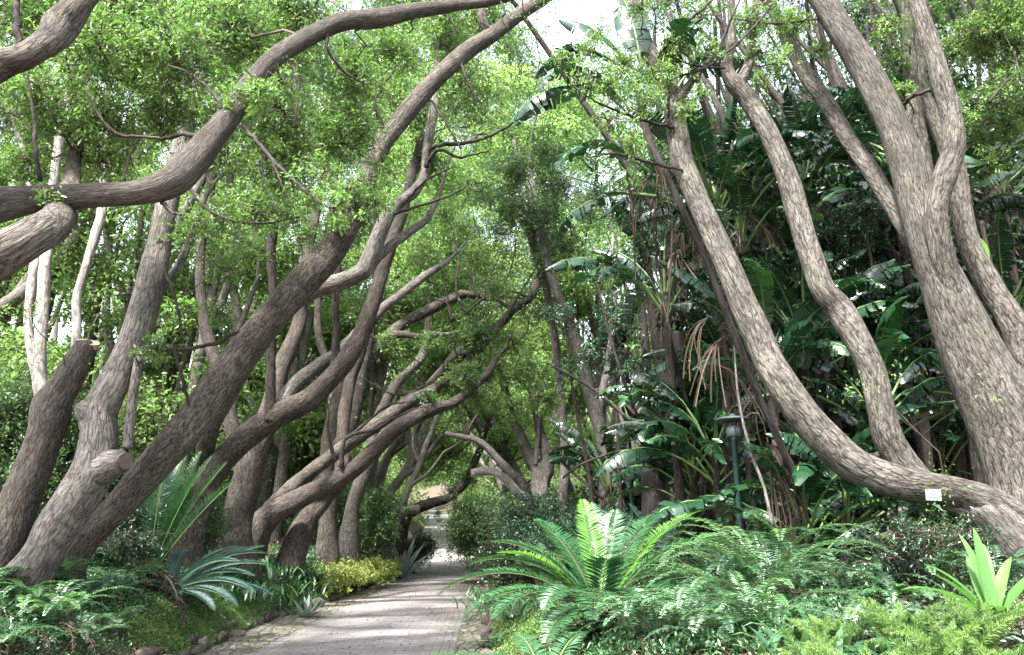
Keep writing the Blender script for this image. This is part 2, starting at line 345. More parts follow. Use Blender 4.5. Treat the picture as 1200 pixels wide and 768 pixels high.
def brick():
    m, nt, o = newmat('brick_paving'); a = N(nt, 'ShaderNodeAttribute', attribute_name='bk'); v = a.outputs['Vector']
    br = N(nt, 'ShaderNodeTexBrick'); br.inputs['Scale'].default_value = 1; br.inputs['Brick Width'].default_value = .22; br.inputs['Row Height'].default_value = .11
    br.inputs['Mortar Size'].default_value = .008; br.inputs['Mortar Smooth'].default_value = .3; br.inputs['Bias'].default_value = 0
    br.inputs['Color1'].default_value = (.26, .245, .25, 1); br.inputs['Color2'].default_value = (.19, .178, .185, 1); br.inputs['Mortar'].default_value = (.13, .115, .10, 1)
    nt.links.new(v, br.inputs['Vector'])
    # a soldier course along each side: wide columns of bricks laid lengthwise
    s = N(nt, 'ShaderNodeSeparateXYZ'); nt.links.new(v, s.inputs[0])
    cb = N(nt, 'ShaderNodeCombineXYZ'); nt.links.new(s.outputs[1], cb.inputs[0]); nt.links.new(s.outputs[0], cb.inputs[1])
    b2 = N(nt, 'ShaderNodeTexBrick'); b2.inputs['Scale'].default_value = 1; b2.inputs['Brick Width'].default_value = .22; b2.inputs['Row Height'].default_value = .11; b2.inputs['Mortar Size'].default_value = .008
    b2.inputs['Color1'].default_value = (.25, .235, .235, 1); b2.inputs['Color2'].default_value = (.195, .183, .185, 1); b2.inputs['Mortar'].default_value = (.13, .115, .10, 1)
    nt.links.new(cb.outputs[0], b2.inputs['Vector'])
    edge = math_(nt, 'GREATER_THAN', math_(nt, 'ABSOLUTE', s.outputs[0]), .99)
    c = mixc(nt, edge, br.outputs['Color'], b2.outputs['Color'])
    n1 = noise(nt, v, 1.1, 6, .65); n2 = noise(nt, v, 90, 3, .7)
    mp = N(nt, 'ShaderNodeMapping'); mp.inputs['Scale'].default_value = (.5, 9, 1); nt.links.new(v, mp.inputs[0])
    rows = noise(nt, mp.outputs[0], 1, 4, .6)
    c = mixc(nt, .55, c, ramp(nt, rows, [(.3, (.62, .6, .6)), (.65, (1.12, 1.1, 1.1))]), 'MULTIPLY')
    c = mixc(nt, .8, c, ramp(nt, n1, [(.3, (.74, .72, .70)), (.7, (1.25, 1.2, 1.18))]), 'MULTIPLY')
    c = mixc(nt, .5, c, ramp(nt, n2, [(.3, (.6, .6, .6)), (.7, (1.2, 1.2, 1.2))]), 'MULTIPLY')
    gn = noise(nt, v, 2.3, 4, .7); edg = math_(nt, 'MULTIPLY', math_(nt, 'GREATER_THAN', math_(nt, 'ABSOLUTE', s.outputs[0]), .8), ramp(nt, gn, [(.48, (0, 0, 0)), (.7, (.6, .6, .6))]))
    c = mixc(nt, edg, c, (.10, .13, .06)); c = mixc(nt, ramp(nt, noise(nt, v, .7, 7, .75), [(.5, (0, 0, 0)), (.68, (.6, .6, .6))]), c, (.10, .092, .085))
    b = N(nt, 'ShaderNodeBsdfPrincipled'); nt.links.new(c, b.inputs['Base Color']); b.inputs['Roughness'].default_value = .8
    h = math_(nt, 'ADD', math_(nt, 'MULTIPLY', math_(nt, 'SUBTRACT', 1, br.outputs['Fac']), 1), math_(nt, 'MULTIPLY', n2, .4))
    bp = N(nt, 'ShaderNodeBump'); bp.inputs['Strength'].default_value = .5; bp.inputs['Distance'].default_value = .006
    nt.links.new(h, bp.inputs['Height']); nt.links.new(bp.outputs[0], b.inputs['Normal']); nt.links.new(b.outputs[0], o.inputs[0]); return m
def flagstone():
    m, nt, o = newmat('gutter_stones'); a = N(nt, 'ShaderNodeAttribute', attribute_name='bk'); v = a.outputs['Vector']
    mp = N(nt, 'ShaderNodeMapping'); mp.inputs['Scale'].default_value = (7.5, 4.2, 1); nt.links.new(v, mp.inputs[0])
    vo = N(nt, 'ShaderNodeTexVoronoi', feature='DISTANCE_TO_EDGE'); nt.links.new(mp.outputs[0], vo.inputs['Vector']); vo.inputs['Scale'].default_value = 1
    vc = N(nt, 'ShaderNodeTexVoronoi'); nt.links.new(mp.outputs[0], vc.inputs['Vector']); vc.inputs['Scale'].default_value = 1
    c = ramp(nt, vc.outputs['Color'], [(.1, (.13, .115, .095)), (.5, (.20, .18, .15)), (.9, (.29, .265, .23))])
    n2 = noise(nt, v, 40, 4, .7)
    c = mixc(nt, .6, c, ramp(nt, n2, [(.3, (.55, .55, .5)), (.7, (1.2, 1.2, 1.2))]), 'MULTIPLY')
    c = mixc(nt, ramp(nt, vo.outputs['Distance'], [(.02, (1, 1, 1)), (.09, (0, 0, 0))]), c, (.08, .075, .05))
    c = mixc(nt, ramp(nt, noise(nt, v, 3, 4), [(.52, (0, 0, 0)), (.66, (.6, .6, .6))]), c, (.10, .115, .055))
    b = N(nt, 'ShaderNodeBsdfPrincipled'); nt.links.new(c, b.inputs['Base Color']); b.inputs['Roughness'].default_value = .85
    bp = N(nt, 'ShaderNodeBump'); bp.inputs['Strength'].default_value = .9; bp.inputs['Distance'].default_value = .03
    nt.links.new(ramp(nt, vo.outputs['Distance'], [(0, (0, 0, 0)), (.12, (1, 1, 1))]), bp.inputs['Height']); nt.links.new(bp.outputs[0], b.inputs['Normal']); nt.links.new(b.outputs[0], o.inputs[0]); return m
yp = np.concatenate([np.arange(-13, 60, .5), np.arange(60, 128, 2)])
def strip(name, xa, xb, dz, mat, cols, zf=None):
    t = np.linspace(0, 1, cols)[None]; A = xa(yp)[:, None]; B = xb(yp)[:, None]; Xs = A + (B - A) * t; Ys = np.repeat(yp[:, None], cols, 1)
    Zs = prof(Ys) + dz + (0 if zf is None else zf(t, Ys)); cen = .5 * (eL(yp) + eR(yp))[:, None]
    bk = np.stack([Xs - cen if name != 'path' else (t * 2 - 1) * 1.28 + 0 * Xs, Ys, 0 * Ys], -1).reshape(-1, 3)
    mb = MB(); grid(mb, Xs, Ys, Zs, bk=bk)
    return tag(mb.build(name, [mat]), kind='structure')
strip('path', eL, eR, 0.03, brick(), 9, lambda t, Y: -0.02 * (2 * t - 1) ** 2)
fl = flagstone()
strip('path_edge_left', lambda y: eL(y) - offL(y) - .3, lambda y: eL(y) - .0, 0.004, fl, 7, lambda t, Y: .012 * np.sin(Y * 3.1 + t * 7) * np.sin(t * PI) + .01)
strip('path_edge_right', lambda y: eR(y) + .0, lambda y: eR(y) + .6, 0.004, fl, 6, lambda t, Y: .012 * np.sin(Y * 2.7 + t * 5) * np.sin(t * PI) + .01)

# edging stones, each its own rock
stone_m = []
for c in ((.085, .07, .058), (.13, .11, .092), (.06, .05, .042)):
    stone_m.append(plain('edging_stone', c, .9, .3, .4, 5, .9, bs=14))
def ico():
    import bmesh
    b = bmesh.new(); bmesh.ops.create_icosphere(b, subdivisions=3, radius=1); v = np.array([x.co[:] for x in b.verts]); f = np.array([[x.index for x in g.verts] for g in b.faces]); b.free(); return v, f
ICO = ico()
def rock_mb(size, seed):
    R = np.random.default_rng(seed); v, f = ICO; v = v.copy()
    for _ in range(7):
        d = nrm(R.normal(size=3)); k = R.uniform(.45, .85); s = v @ d; v -= np.outer(np.maximum(s - k, 0), d)
    v *= 1 + .06 * np.sin(v @ R.normal(size=(3, 1)) * 5 + 1); v *= np.array(size)
    return v, f
def rock(name, x, y, size, rz, seed, label, group, dz=0.0):
    v, f = rock_mb(size, seed); c, s = math.cos(rz), math.sin(rz); v = v @ np.array([[c, s, 0], [-s, c, 0], [0, 0, 1]])
    mb = MB(); z = float(prof(y)) + size[2] * .45 + dz; mb.add(v + [x, y, z], f)
    tag(mb.build(name, [stone_m[seed % 3]], loc=(x, y, z)), label, 'stone', group)
R = np.random.default_rng(11); y = 6.0; i = 0
while y < 40:
    ln = R.uniform(.18, .48); gap = 20.2 < y < 21.6
    if not gap:
        x = float(eL(y) - offL(y) - .1 + R.uniform(-.05, .05)); slope = math.atan2(float(offL(y + .3) - offL(y - .3)) + 0.02, .6)
        lab = 'rough grey-brown stone in the near row edging the left bed' if y < 20.5 else 'dark rounded stone in the far row edging the bed of the yellow shrub'
        rock('edging_stone', x, y, (R.uniform(.07, .11), ln, R.uniform(.08, .13)), slope + R.uniform(-.15, .15), i, lab, 'stones edging the left side of the path' if y < 20.5 else 'stones edging the far left bed')
        if R.random() < .6:
            rock('edging_stone', x - .15, y + .1, (R.uniform(.07, .11), ln * .9, R.uniform(.06, .09)), slope + R.uniform(-.3, .3), i + 50, lab, 'stones edging the left side of the path' if y < 20.5 else 'stones edging the far left bed', .13)
    y += ln * 1.8; i += 1
y = 9.5
while y < 33:
    ln = R.uniform(.12, .3)
    rock('edging_stone', float(eR(y) + .5 + R.uniform(-.05, .05)), y, (R.uniform(.08, .13), ln, R.uniform(.07, .14)), R.uniform(-.3, .3), i, 'small brown stone half hidden along the right edge of the path', 'stones edging the right side of the path'); y += ln * 2.6; i += 1
# ------------------------------------------------------------------ trees
def LP(spec):
    """pixel spec [(px,py,Y,w)] -> points, radii;  a 5-tuple (x,y,z,r,'w') is already in metres"""
    pts, rad = [], []
    for s in spec:
        if len(s) == 5: pts.append(np.array(s[:3], float)); rad.append(s[3])
        else: p = P(*s[:3]); pts.append(p); rad.append(RW(s[3], p) * (.74 if s[3] > 12 else .95))
    return pts, rad
class Tree:
    def __init__(s, name, label, base, bark='bark_grey', group=None, cat='tree', seed=0):
        s.root = thing(name, label, cat, base, group); s.bark = M[bark]; s.limbs = []; s.bare = MB(); s.seed = seed; s.hp = []; s.hr = []; s.nb = 0; s.ext = True; s.kf = 1.4; s.noext = set()
    def limb(s, spec, name='limb', seg=None, lump=0.07, bark=None, host=True, k=1.0, cap=True, f=1.0, stop=False):
        if stop: s.noext.add(len(s.limbs))
        pts, rad = LP(spec); rad = [q * f for q in rad]; p, r = spline(pts, rad)
        s.limbs.append((name, p, r, seg, lump, bark, k))
        if host: s.hp.append(p); s.hr.append(r)
        return p, r
    def bough(s, spec, seg=6):
        pts, rad = LP(spec); p, r = spline(pts, rad, 2.5, 4); s.hp.append(p); s.hr.append(r)
        R = np.random.default_rng(s.seed + s.nb); s.nb += 1
        p[1:-1] += R.normal(size=(len(p) - 2, 3)) * .25 * r[1:-1, None]
        mb = MB(); add_tube(mb, p, r, seg, 0, lump=.08, seed=s.nb); mb.build('branch', [M['bark_dark']], s.root)
    def finish(s, blobs=(), leaf='mid', L=.06, tau=1.3, crown='crown', shoots=1.0, **k):
        R = np.random.default_rng(s.seed + 5)
        for i, (name, p, r, seg, lump, bark, kk) in enumerate(list(s.limbs)):
            if i not in s.noext and shoots and r[-1] > .022 and len(p) > 12 and shoots and name not in ('burl', 'stub') and not (seg and seg in (18, 20, 22) and len(p) < 30) and s.ext:
                d = nrm(p[-1] - p[-6]); q = [p[-1]]; rr = [r[-1]]; l = np.clip(r[-1] * 9, .5, 1.6)
                for j in range(4): d = nrm(d + R.normal(size=3) * .22 + [0, 0, .12]); q.append(q[-1] + d * l * (1 - .12 * j)); rr.append(rr[-1] * .55)
                a, b = spline(np.array(q), rr, .6); s.limbs[i] = (name, np.vstack([p, a[1:]]), np.concatenate([r, b[1:]]), seg, lump, bark, kk); s.hp.append(a); s.hr.append(b)
        if shoots and s.ext:
            A, B, C_ = [], [], []
            for (name, p, r, seg, lump, bark, kk) in s.limbs:
                if name == 'burl' or len(p) < 8: continue
                ln = np.linalg.norm(np.diff(p, axis=0), axis=1).sum()
                for _ in range(int(ln * 1.3 * shoots) + 1):
                    j = int(R.uniform(.4, .98) * (len(p) - 1)); t = nrm(p[min(j + 2, len(p) - 1)] - p[max(j - 2, 0)]); d = nrm(nrm(R.normal(size=3)) * .9 + t * .5 + [0, 0, .35]); q = p[j] + d * r[j] * .5; e = q + d * R.uniform(.5, 1.6) * (1 if p[0][1] < 15 else 1.5)
                    A.append(q); B.append(e); C_.append(.004 + .12 * min(r[j], .06))
            if A:
                A, B, C_ = np.array(A), np.array(B), np.array(C_); s.tw = MB(); pp = twigs(s.tw, A, B, C_, 1, seed=s.seed)
                A2 = np.repeat(pp[:, 2], 3, 0); B2 = A2 + nrm(np.repeat(nrm(B - A), 3, 0) + R.normal(size=A2.shape) * .8) * np.repeat(np.linalg.norm(B - A, axis=1), 3)[:, None] * .55; p2 = twigs(s.tw, A2, B2, .0035, 1, seed=s.seed + 1)
                E_ = np.concatenate([pp[:, 4], p2[:, 4]]); m = 22; pos = np.repeat(E_, m, 0); pos = pos + R.normal(size=pos.shape) * L * 2.2
                leaves(s.tw, pos, R.normal(size=pos.shape) + [0, 0, -.1], R.normal(size=pos.shape) * .5 + [0, 0, .6], L * R.uniform(.6, 1.2, len(pos)), L * .4, 0, np.clip(np.repeat(R.uniform(.3, .8, len(E_)), m) + R.normal(0, .13, len(pos)), 0, 1))
                s.tw.build('shoots', [Lf[leaf], M['twig']], s.root)
        s.crown(blobs, leaf, L, tau, crown, **k)
        for i, (name, p, r, seg, lump, bark, kk) in enumerate(s.limbs):
            others = [(q[1][::2], q[2][::2]) for j, q in enumerate(s.limbs) if j != i]
            sg = seg or int(np.clip(r.max() / .35 * 40, 9, 44))
            mb = MB(); add_tube(mb, p, r, sg, 0, lump=lump, seed=s.seed + i * 3 + 1, others=others, k=s.kf * kk * min(.10, r.mean() * .45))
            mb.build(name, [M[bark] if bark else s.bark], s.root)
    def crown(s, blobs, leaf='mid', L=.06, tau=1.3, crown='crown', **k):
        if not blobs: return
        bl = []
        for b in blobs:
            if len(b) >= 6 and b[-1] == 'w': bl.append((np.array(b[:3], float), b[3], b[4]))
            else:
                px, py, Y, rp = b[:4]; dm = b[4] if len(b) > 4 else 1.0; c = P(px, py, Y); r = 2 * RW(rp, c); bl.append((c, (r, min(r * 1.1, 1.6 + .3 * r), r * .8), dm))
        hosts = (np.vstack(s.hp), np.concatenate(s.hr)) if s.hp else None
        mb = MB(); foliage(mb, bl, L, tau, hosts, seed=s.seed + 77, **k)
        mb.build(crown, [Lf[leaf], M['twig']], s.root)
def G(px, Y, dz=0.0):
    x = P(px, 500, Y)[0]; return (x, Y, float(gz(x, Y)) + dz)
def rb(seed, boxes, Y, rr, n, dm=(.6, 1.2)):
    """random blobs inside pixel boxes (x0,y0,x1,y1)"""
    R = np.random.default_rng(seed); out = []
    for b in boxes:
        for _ in range(n):
            out.append((R.uniform(b[0], b[2]), R.uniform(b[1], b[3]), R.uniform(*Y), R.uniform(*rr), R.uniform(*dm)))
    return out

# --- near left tree, its stem stands left of the picture
t = Tree('camphor_tree', 'huge near tree whose crooked limb sweeps in from the left edge', G(-330, 5.2), 'bark_brown', seed=3)
b = G(-330, 5.2)
t.limb([(b[0], b[1], b[2] - .2, .62, 'w'), (b[0] + .1, b[1], b[2] + .6, .48, 'w'), (-260, 420, 5.3, 190), (-150, 310, 5.5, 120), (-80, 262, 5.7, 80), (0, 240, 5.9, 60), (50, 233, 6, 46), (110, 229, 6.1, 42), (160, 226, 6.2, 42), (200, 214, 6.3, 54), (226, 190, 6.4, 52), (250, 160, 6.5, 44), (272, 132, 6.6, 40), (296, 95, 6.8, 34), (330, 62, 7, 32), (372, 38, 7.2, 31), (405, 25, 7.3, 31), (440, 22, 7.5, 33), (480, 14, 7.7, 28), (530, 7, 8, 20), (590, -2, 8.3, 16), (660, -30, 8.6, 12)], 'trunk', seg=44, lump=.05, f=.92)
t.limb([(-190, 380, 5.35, 120), (-110, 345, 5.2, 90), (-40, 315, 5.1, 78), (0, 298, 5.1, 70), (35, 280, 5.15, 60), (58, 266, 5.5, 56), (74, 246, 6.4, 44), (84, 210, 7.2, 26), (88, 150, 7.8, 18), (80, 60, 8.4, 14), (60, -60, 8.8, 10)], seg=36)
t.limb([(-170, 330, 5.3, 100), (-120, 200, 5.3, 75), (-50, 110, 5.4, 56), (0, 76, 5.5, 44), (30, 66, 5.5, 40), (58, 47, 5.6, 44), (72, 30, 5.7, 52), (85, 14, 5.7, 44), (105, -10, 5.8, 36), (150, -60, 6, 30), (220, -140, 6.4, 24)], seg=32)
for sp in ([(285, 148, 6.5, 6), (300, 165, 6.4, 5), (318, 186, 6.3, 5), (345, 212, 6.2, 4), (372, 236, 6.1, 3), (395, 247, 6, 2)],
           [(318, 187, 6.3, 3), (330, 215, 6.2, 2.5), (345, 245, 6.2, 1.5)], [(307, 175, 6.4, 3), (308, 205, 6.4, 2), (318, 235, 6.4, 1.5)],
           [(47, 212, 6, 7), (42, 185, 5.9, 5), (40, 140, 5.9, 4), (33, 90, 5.9, 3), (35, 60, 5.9, 2)],
           [(235, 160, 6.4, 7), (215, 157, 6.5, 6), (196, 162, 6.6, 5), (165, 160, 6.6, 4), (140, 158, 6.6, 4), (118, 138, 6.6, 3), (100, 105, 6.6, 2)],
           [(262, 130, 6.5, 6), (255, 118, 6.5, 5), (240, 100, 6.6, 4), (215, 82, 6.7, 3)],
           [(24, 60, 5.5, 11), (20, 35, 5.5, 10), (19, 12, 5.5, 9), (22, -10, 5.5, 8)],
           [(335, 66, 7, 6), (350, 95, 7, 4), (348, 125, 7, 3), (345, 150, 7, 2)], [(430, 100, 7.4, 2), (405, 85, 7.3, 3), (385, 60, 7.2, 4), (383, 40, 7.2, 5)],
           [(587, 2, 8.2, 3), (592, 15, 8.1, 3), (588, 22, 8.1, 3), (596, 35, 8.1, 2)],
           [(190, 238, 6.3, 6), (200, 248, 6.2, 4), (212, 252, 6.1, 3)], [(145, 212, 6.2, 4), (150, 190, 6.2, 3), (160, 165, 6.2, 2)]):
    t.bough(sp)
t.crown([(300, 105, 6.5, 30, .9), (330, 95, 6.6, 34, .6), (275, 120, 6.4, 22, .6), (50, 225, 5.8, 20, .4), (380, 205, 6.2, 45, .45), (395, 245, 6, 30, .6)] , 'bright', .055, 1.0)
t.finish([(40, 120, 7.0, 70), (120, 60, 6.9, 75), (120, 150, 7.4, 70, .9), (200, 60, 7.2, 75), (190, 130, 7.6, 60, .9), (270, 40, 7.8, 75), (30, 190, 7.4, 45, .8), (330, 130, 7.8, 65), (350, 20, 8, 60), (410, 90, 8.2, 55), (330, 190, 8, 60), (400, 160, 8.4, 60), (260, 190, 7.6, 45, .8),
          (460, 60, 8.4, 45, .8), (40, 20, 7.4, 70), (150, 10, 7.5, 80), (240, -60, 7.6, 80, .6), (60, -90, 7, 90, .6), (400, -70, 8.5, 80, .6), (-120, 0, 7, 110, .7), (-260, 100, 6.4, 120, .7), (120, 190, 7.6, 40, .7)], 'bright', .058, 1.15, crown='foliage')

# --- pale trunk with burl and sawn stub, leaning right
t = Tree('camphor_tree', 'grey leaning trunk with a burl and a sawn-off stub low on its right', G(52, 9), 'bark_grey', seed=12)
b = G(52, 9)
p_, r_ = t.limb([(b[0] - .15, b[1], b[2] - .3, .38, 'w'), (46, 655, 9, 62), (64, 622, 9, 64), (88, 587, 9, 66), (108, 552, 9, 62), (116, 515, 9, 56), (117, 485, 9, 53), (130, 455, 9, 49), (150, 415, 9.1, 46), (165, 375, 9.2, 45), (178, 325, 9.3, 42), (188, 280, 9.4, 36), (198, 230, 9.5, 33), (215, 160, 9.8, 28), (240, 60, 10.2, 24), (280, -60, 10.6, 20)], 'trunk', seg=44, lump=.06, bark='bark_grey')
t.limb([(114, 492, 9, 36), (104, 484, 8.95, 38), (96, 479, 8.92, 32), (91, 476, 8.9, 18)], 'burl', seg=18)
t.limb([(114, 553, 9.0, 46), (130, 545, 8.93, 44), (144, 541, 8.86, 34)], 'stub', seg=22, host=False)
t.limb([(150, 525, 8.9, 12), (153, 490, 8.9, 12), (158, 450, 8.9, 12), (163, 420, 9, 11), (168, 370, 9.4, 8)], 'limb', seg=10)
t.limb([(160, 395, 9.2, 16), (185, 345, 9.6, 12), (215, 300, 9.9, 10), (240, 230, 10.4, 8)], 'limb', seg=8)
for sp in ([(210, 208, 9.6, 4), (250, 250, 9.4, 3), (300, 262, 9.3, 3), (350, 255, 9.2, 2)], [(185, 300, 9.3, 5), (205, 350, 9.2, 4), (215, 400, 9.1, 3)],
           [(280, 388, 9.2, 3), (255, 402, 9.2, 5), (225, 408, 9.2, 5), (195, 410, 9.2, 5), (165, 405, 9.2, 6)], [(205, 405, 9.2, 6), (212, 440, 9.2, 5), (222, 475, 9.3, 4)]):
    t.bough(sp)
cpt = P(147, 541, 8.85)
t.finish([(185, 408, 8.7, 24, 1.0), (170, 412, 8.6, 16, .8), (260, 320, 9, 36, .6), (230, 270, 9.2, 40, .6), (300, 250, 9.4, 48, .7), (255, 370, 9, 32, .5), (290, 300, 9.3, 36, .6), (240, 130, 10, 60, .8), (330, 60, 10.4, 80, .8), (220, -50, 10.5, 80, .6)], 'bright', .06, 1.0)
def cut_face(root, c, nrm_, r, seed=0, mat='cut'):
    nrm_ = nrm(np.array(nrm_, float)); u = nrm(np.cross(nrm_, [.1, .2, 1])); w = np.cross(nrm_, u); n = 24
    R = np.random.default_rng(seed); a = np.linspace(0, 2 * PI, n, endpoint=False); rr = r * (1 + .07 * np.sin(3 * a + 1) + .04 * np.sin(5 * a))
    v = [c + nrm_ * .012]; [v.append(c + nrm_ * .012 + (math.cos(q) * u + math.sin(q) * w) * z) for q, z in zip(a, rr)]; [v.append(c - nrm_ * .05 + (math.cos(q) * u + math.sin(q) * w) * z) for q, z in zip(a, rr)]
    f3 = [(0, 1 + i, 1 + (i + 1) % n) for i in range(n)]; f4 = [(1 + i, 1 + n + i, 1 + n + (i + 1) % n, 1 + (i + 1) % n) for i in range(n)]
    mb = MB(); mb.add(np.array(v), f3); mb.f4.append(np.array(f4)); mb.m4.append(np.zeros(n)); mb.build('sawn_face', [M[mat]], root, smooth=False)
cut_face(t.root, P(147, 540, 8.82), (.75, -.65, -.1), .09, 0, 'cutg')

# --- big brown trunk B
t = Tree('camphor_tree', 'massive brown trunk leaning in a long diagonal towards the open sky', G(100, 9.9), 'bark_brown', seed=21)
b = G(100, 9.9)
t.limb([(b[0] - .1, b[1], b[2] - .3, .34, 'w'), (85, 655, 9.8, 50), (112, 620, 9.8, 46), (142, 590, 9.8, 46), (175, 552, 9.8, 52), (207, 516, 9.8, 56), (234, 482, 9.8, 53), (264, 438, 9.9, 50), (297, 396, 10, 49), (330, 358, 10, 49), (358, 328, 10, 50), (382, 302, 10.1, 46), (402, 275, 10.2, 38), (417, 248, 10.3, 32), (432, 205, 10.5, 30), (446, 172, 10.6, 31), (462, 150, 10.7, 30), (490, 116, 10.9, 29), (520, 84, 11, 27), (550, 58, 11.2, 27), (575, 42, 11.3, 24), (610, 16, 11.5, 21), (645, -6, 11.7, 18), (700, -50, 12, 14)], 'trunk', seg=44, lump=.045)
t.limb([(575, 44, 11.3, 14), (566, 25, 11.2, 12), (560, -5, 11.2, 10)], 'limb', seg=8)
for sp in ([(400, 300, 10.2, 10), (404, 270, 10.2, 9), (402, 230, 10.3, 6)], [(455, 160, 10.6, 5), (440, 120, 10.4, 4), (470, 70, 10.5, 3)], [(500, 110, 10.9, 4), (520, 140, 10.9, 3), (540, 175, 11, 2)], [(538, 66, 11.1, 4), (545, 88, 11, 3), (560, 120, 11, 2)]): t.bough(sp)
t.finish([(410, 225, 10, 32, 1.0), (440, 240, 9.9, 26, .7), (395, 262, 9.9, 26, .8), (365, 235, 9.9, 34, .7), (350, 280, 10.0, 30, .5), (450, 200, 9.9, 22, .5), (420, 130, 11, 55, .9), (470, 60, 11.2, 45, .8), (380, 180, 10.6, 40, .8), (520, 20, 12, 50, .6), (500, -60, 12, 70, .5)], 'bright', .062, 1.0)

# --- second pale stem under B
t = Tree('camphor_tree', 'slimmer pale-grey stem that runs just under the massive brown trunk and forks white above it', G(236, 14.9), 'bark_grey', seed=31)
b = G(236, 14.9)
t.limb([(b[0], b[1], b[2] - .3, .3, 'w'), (238, 600, 14.8, 26), (236, 560, 14.2, 26), (246, 505, 13, 28), (268, 460, 12, 30), (292, 420, 11.2, 30), (318, 385, 11, 28), (345, 355, 10.9, 27), (372, 338, 10.9, 28), (400, 330, 10.9, 28), (424, 318, 11, 26), (436, 295, 11, 26), (446, 270, 11.1, 24), (462, 243, 11.3, 20), (484, 226, 11.5, 17), (497, 205, 11.7, 15), (500, 180, 11.9, 14), (506, 140, 12.2, 12), (512, 100, 12.6, 9), (514, 20, 13, 6)], 'trunk', seg=24)
t.limb([(428, 320, 11, 18), (445, 300, 11.2, 14), (462, 285, 11.4, 12), (500, 258, 11.8, 9)], seg=9)
for sp in ([(500, 196, 11.6, 7), (503, 178, 11.6, 5), (515, 170, 11.5, 5), (545, 168, 11.4, 5), (572, 160, 11.3, 4), (600, 145, 11.2, 3), (632, 125, 11.1, 2)], [(552, 168, 11.4, 4), (560, 158, 11.4, 3), (575, 158, 11.4, 2)],
           [(502, 190, 11.6, 6), (515, 176, 11.5, 4), (538, 184, 11.4, 4), (573, 177, 11.3, 2)], [(455, 252, 11.2, 5), (480, 245, 11.1, 4), (520, 232, 11, 3), (548, 218, 11, 2)],
           [(470, 240, 11.3, 4), (500, 212, 11.3, 3), (530, 196, 11.3, 2)], [(545, 217, 11, 2), (560, 224, 11, 2), (572, 215, 11, 1.5)]): t.bough(sp)
t.finish([(560, 120, 13, 45, .7), (530, 60, 13, 45, .8), (560, 215, 12.5, 34, .6), (520, 30, 13, 50, .7), (450, 110, 13, 45, .8), (600, 160, 12.6, 26, .5)], 'bright', .07, 1.0)

# --- stump tree far left
t = Tree('camphor_tree', 'pinkish trunk by the left edge, topped by a pale sawn-off stump and slender upright stems', G(0, 9.2), 'bark_brown', seed=41); t.kf = 2
b = G(0, 9.2)
t.limb([(b[0] - .1, b[1], b[2] - .3, .42, 'w'), (5, 640, 9.2, 70), (22, 590, 9.2, 62), (40, 545, 9.2, 58), (54, 505, 9.2, 54), (62, 475, 9.2, 52), (80, 445, 9.2, 46), (95, 420, 9.2, 38), (103, 404, 9.2, 36)], 'trunk', seg=34, lump=.09, f=.95, stop=True)
t.limb([(60, 490, 9.25, 34), (48, 455, 9.3, 22), (47, 410, 9.4, 19), (50, 360, 9.5, 19), (53, 310, 9.6, 18), (60, 240, 9.8, 15), (75, 120, 10, 11)], seg=16, bark='bark_pale')
t.limb([(50, 470, 9.4, 16), (38, 420, 9.5, 14), (33, 375, 9.6, 13), (38, 330, 9.7, 12), (42, 280, 9.8, 11), (30, 180, 10, 8)], seg=12, bark='bark_pale')
t.limb([(88, 425, 9.25, 16), (90, 385, 9.4, 14), (90, 350, 9.5, 14), (100, 315, 9.6, 13), (112, 275, 9.7, 12), (120, 240, 9.8, 11), (125, 150, 10, 8)], seg=12, bark='bark_pale')
t.finish([(60, 150, 10.4, 70, .9), (130, 210, 10.8, 55, .8), (90, 40, 10.6, 90), (-60, 120, 10, 110), (-40, -60, 10, 130)], 'bright', .06, 1.1)
cut_face(t.root, P(104, 402, 9.2), (.25, -.35, .9), .125, 3)

# --- dark arching tree
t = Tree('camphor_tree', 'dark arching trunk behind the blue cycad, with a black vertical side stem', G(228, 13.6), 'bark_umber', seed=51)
b = G(228, 13.6)
t.limb([(b[0], b[1], b[2] - .3, .46, 'w'), (224, 630, 13.4, 50), (236, 590, 13.4, 46), (252, 552, 13.4, 46), (278, 522, 13.4, 48), (305, 500, 13.4, 48), (335, 482, 13.4, 46), (362, 468, 13.4, 42), (385, 446, 13.4, 38), (405, 424, 13.4, 36), (420, 398, 13.5, 33), (433, 366, 13.5, 30), (443, 335, 13.6, 28), (452, 305, 13.7, 26), (462, 275, 13.8, 24), (470, 255, 13.9, 22), (480, 215, 14.2, 18), (500, 140, 14.8, 14), (520, 60, 15.2, 10)], 'trunk', seg=36, lump=.06, f=.82)
t.limb([(316, 495, 13.3, 24), (317, 470, 13.3, 17), (317, 440, 13.3, 16), (318, 390, 13.3, 15), (320, 340, 13.3, 13), (318, 290, 13.4, 12), (330, 200, 13.6, 9)], seg=12, bark='bark_dark')
t.limb([(325, 486, 13.5, 26), (345, 452, 13.7, 24), (372, 430, 13.9, 22), (398, 412, 14.1, 20), (420, 390, 14.3, 18), (445, 365, 14.6, 16), (470, 345, 14.9, 14), (500, 322, 15.4, 10)], seg=16, bark='bark_grey')
t.limb([(392, 430, 13.4, 14), (394, 390, 13.4, 10), (393, 350, 13.5, 9), (398, 300, 13.6, 6)], seg=8, bark='bark_dark')
t.finish([(330, 250, 13, 42, .7), (380, 330, 13, 26, .4), (480, 130, 14, 50), (430, 60, 14.4, 60), (540, 100, 15, 50, .9), (500, 190, 14.6, 36, .8), (560, 30, 15, 45, .7), (330, 130, 13.8, 60, .8), (470, 20, 15, 60), (540, -60, 15, 100)], 'mid', .07, 1.1)

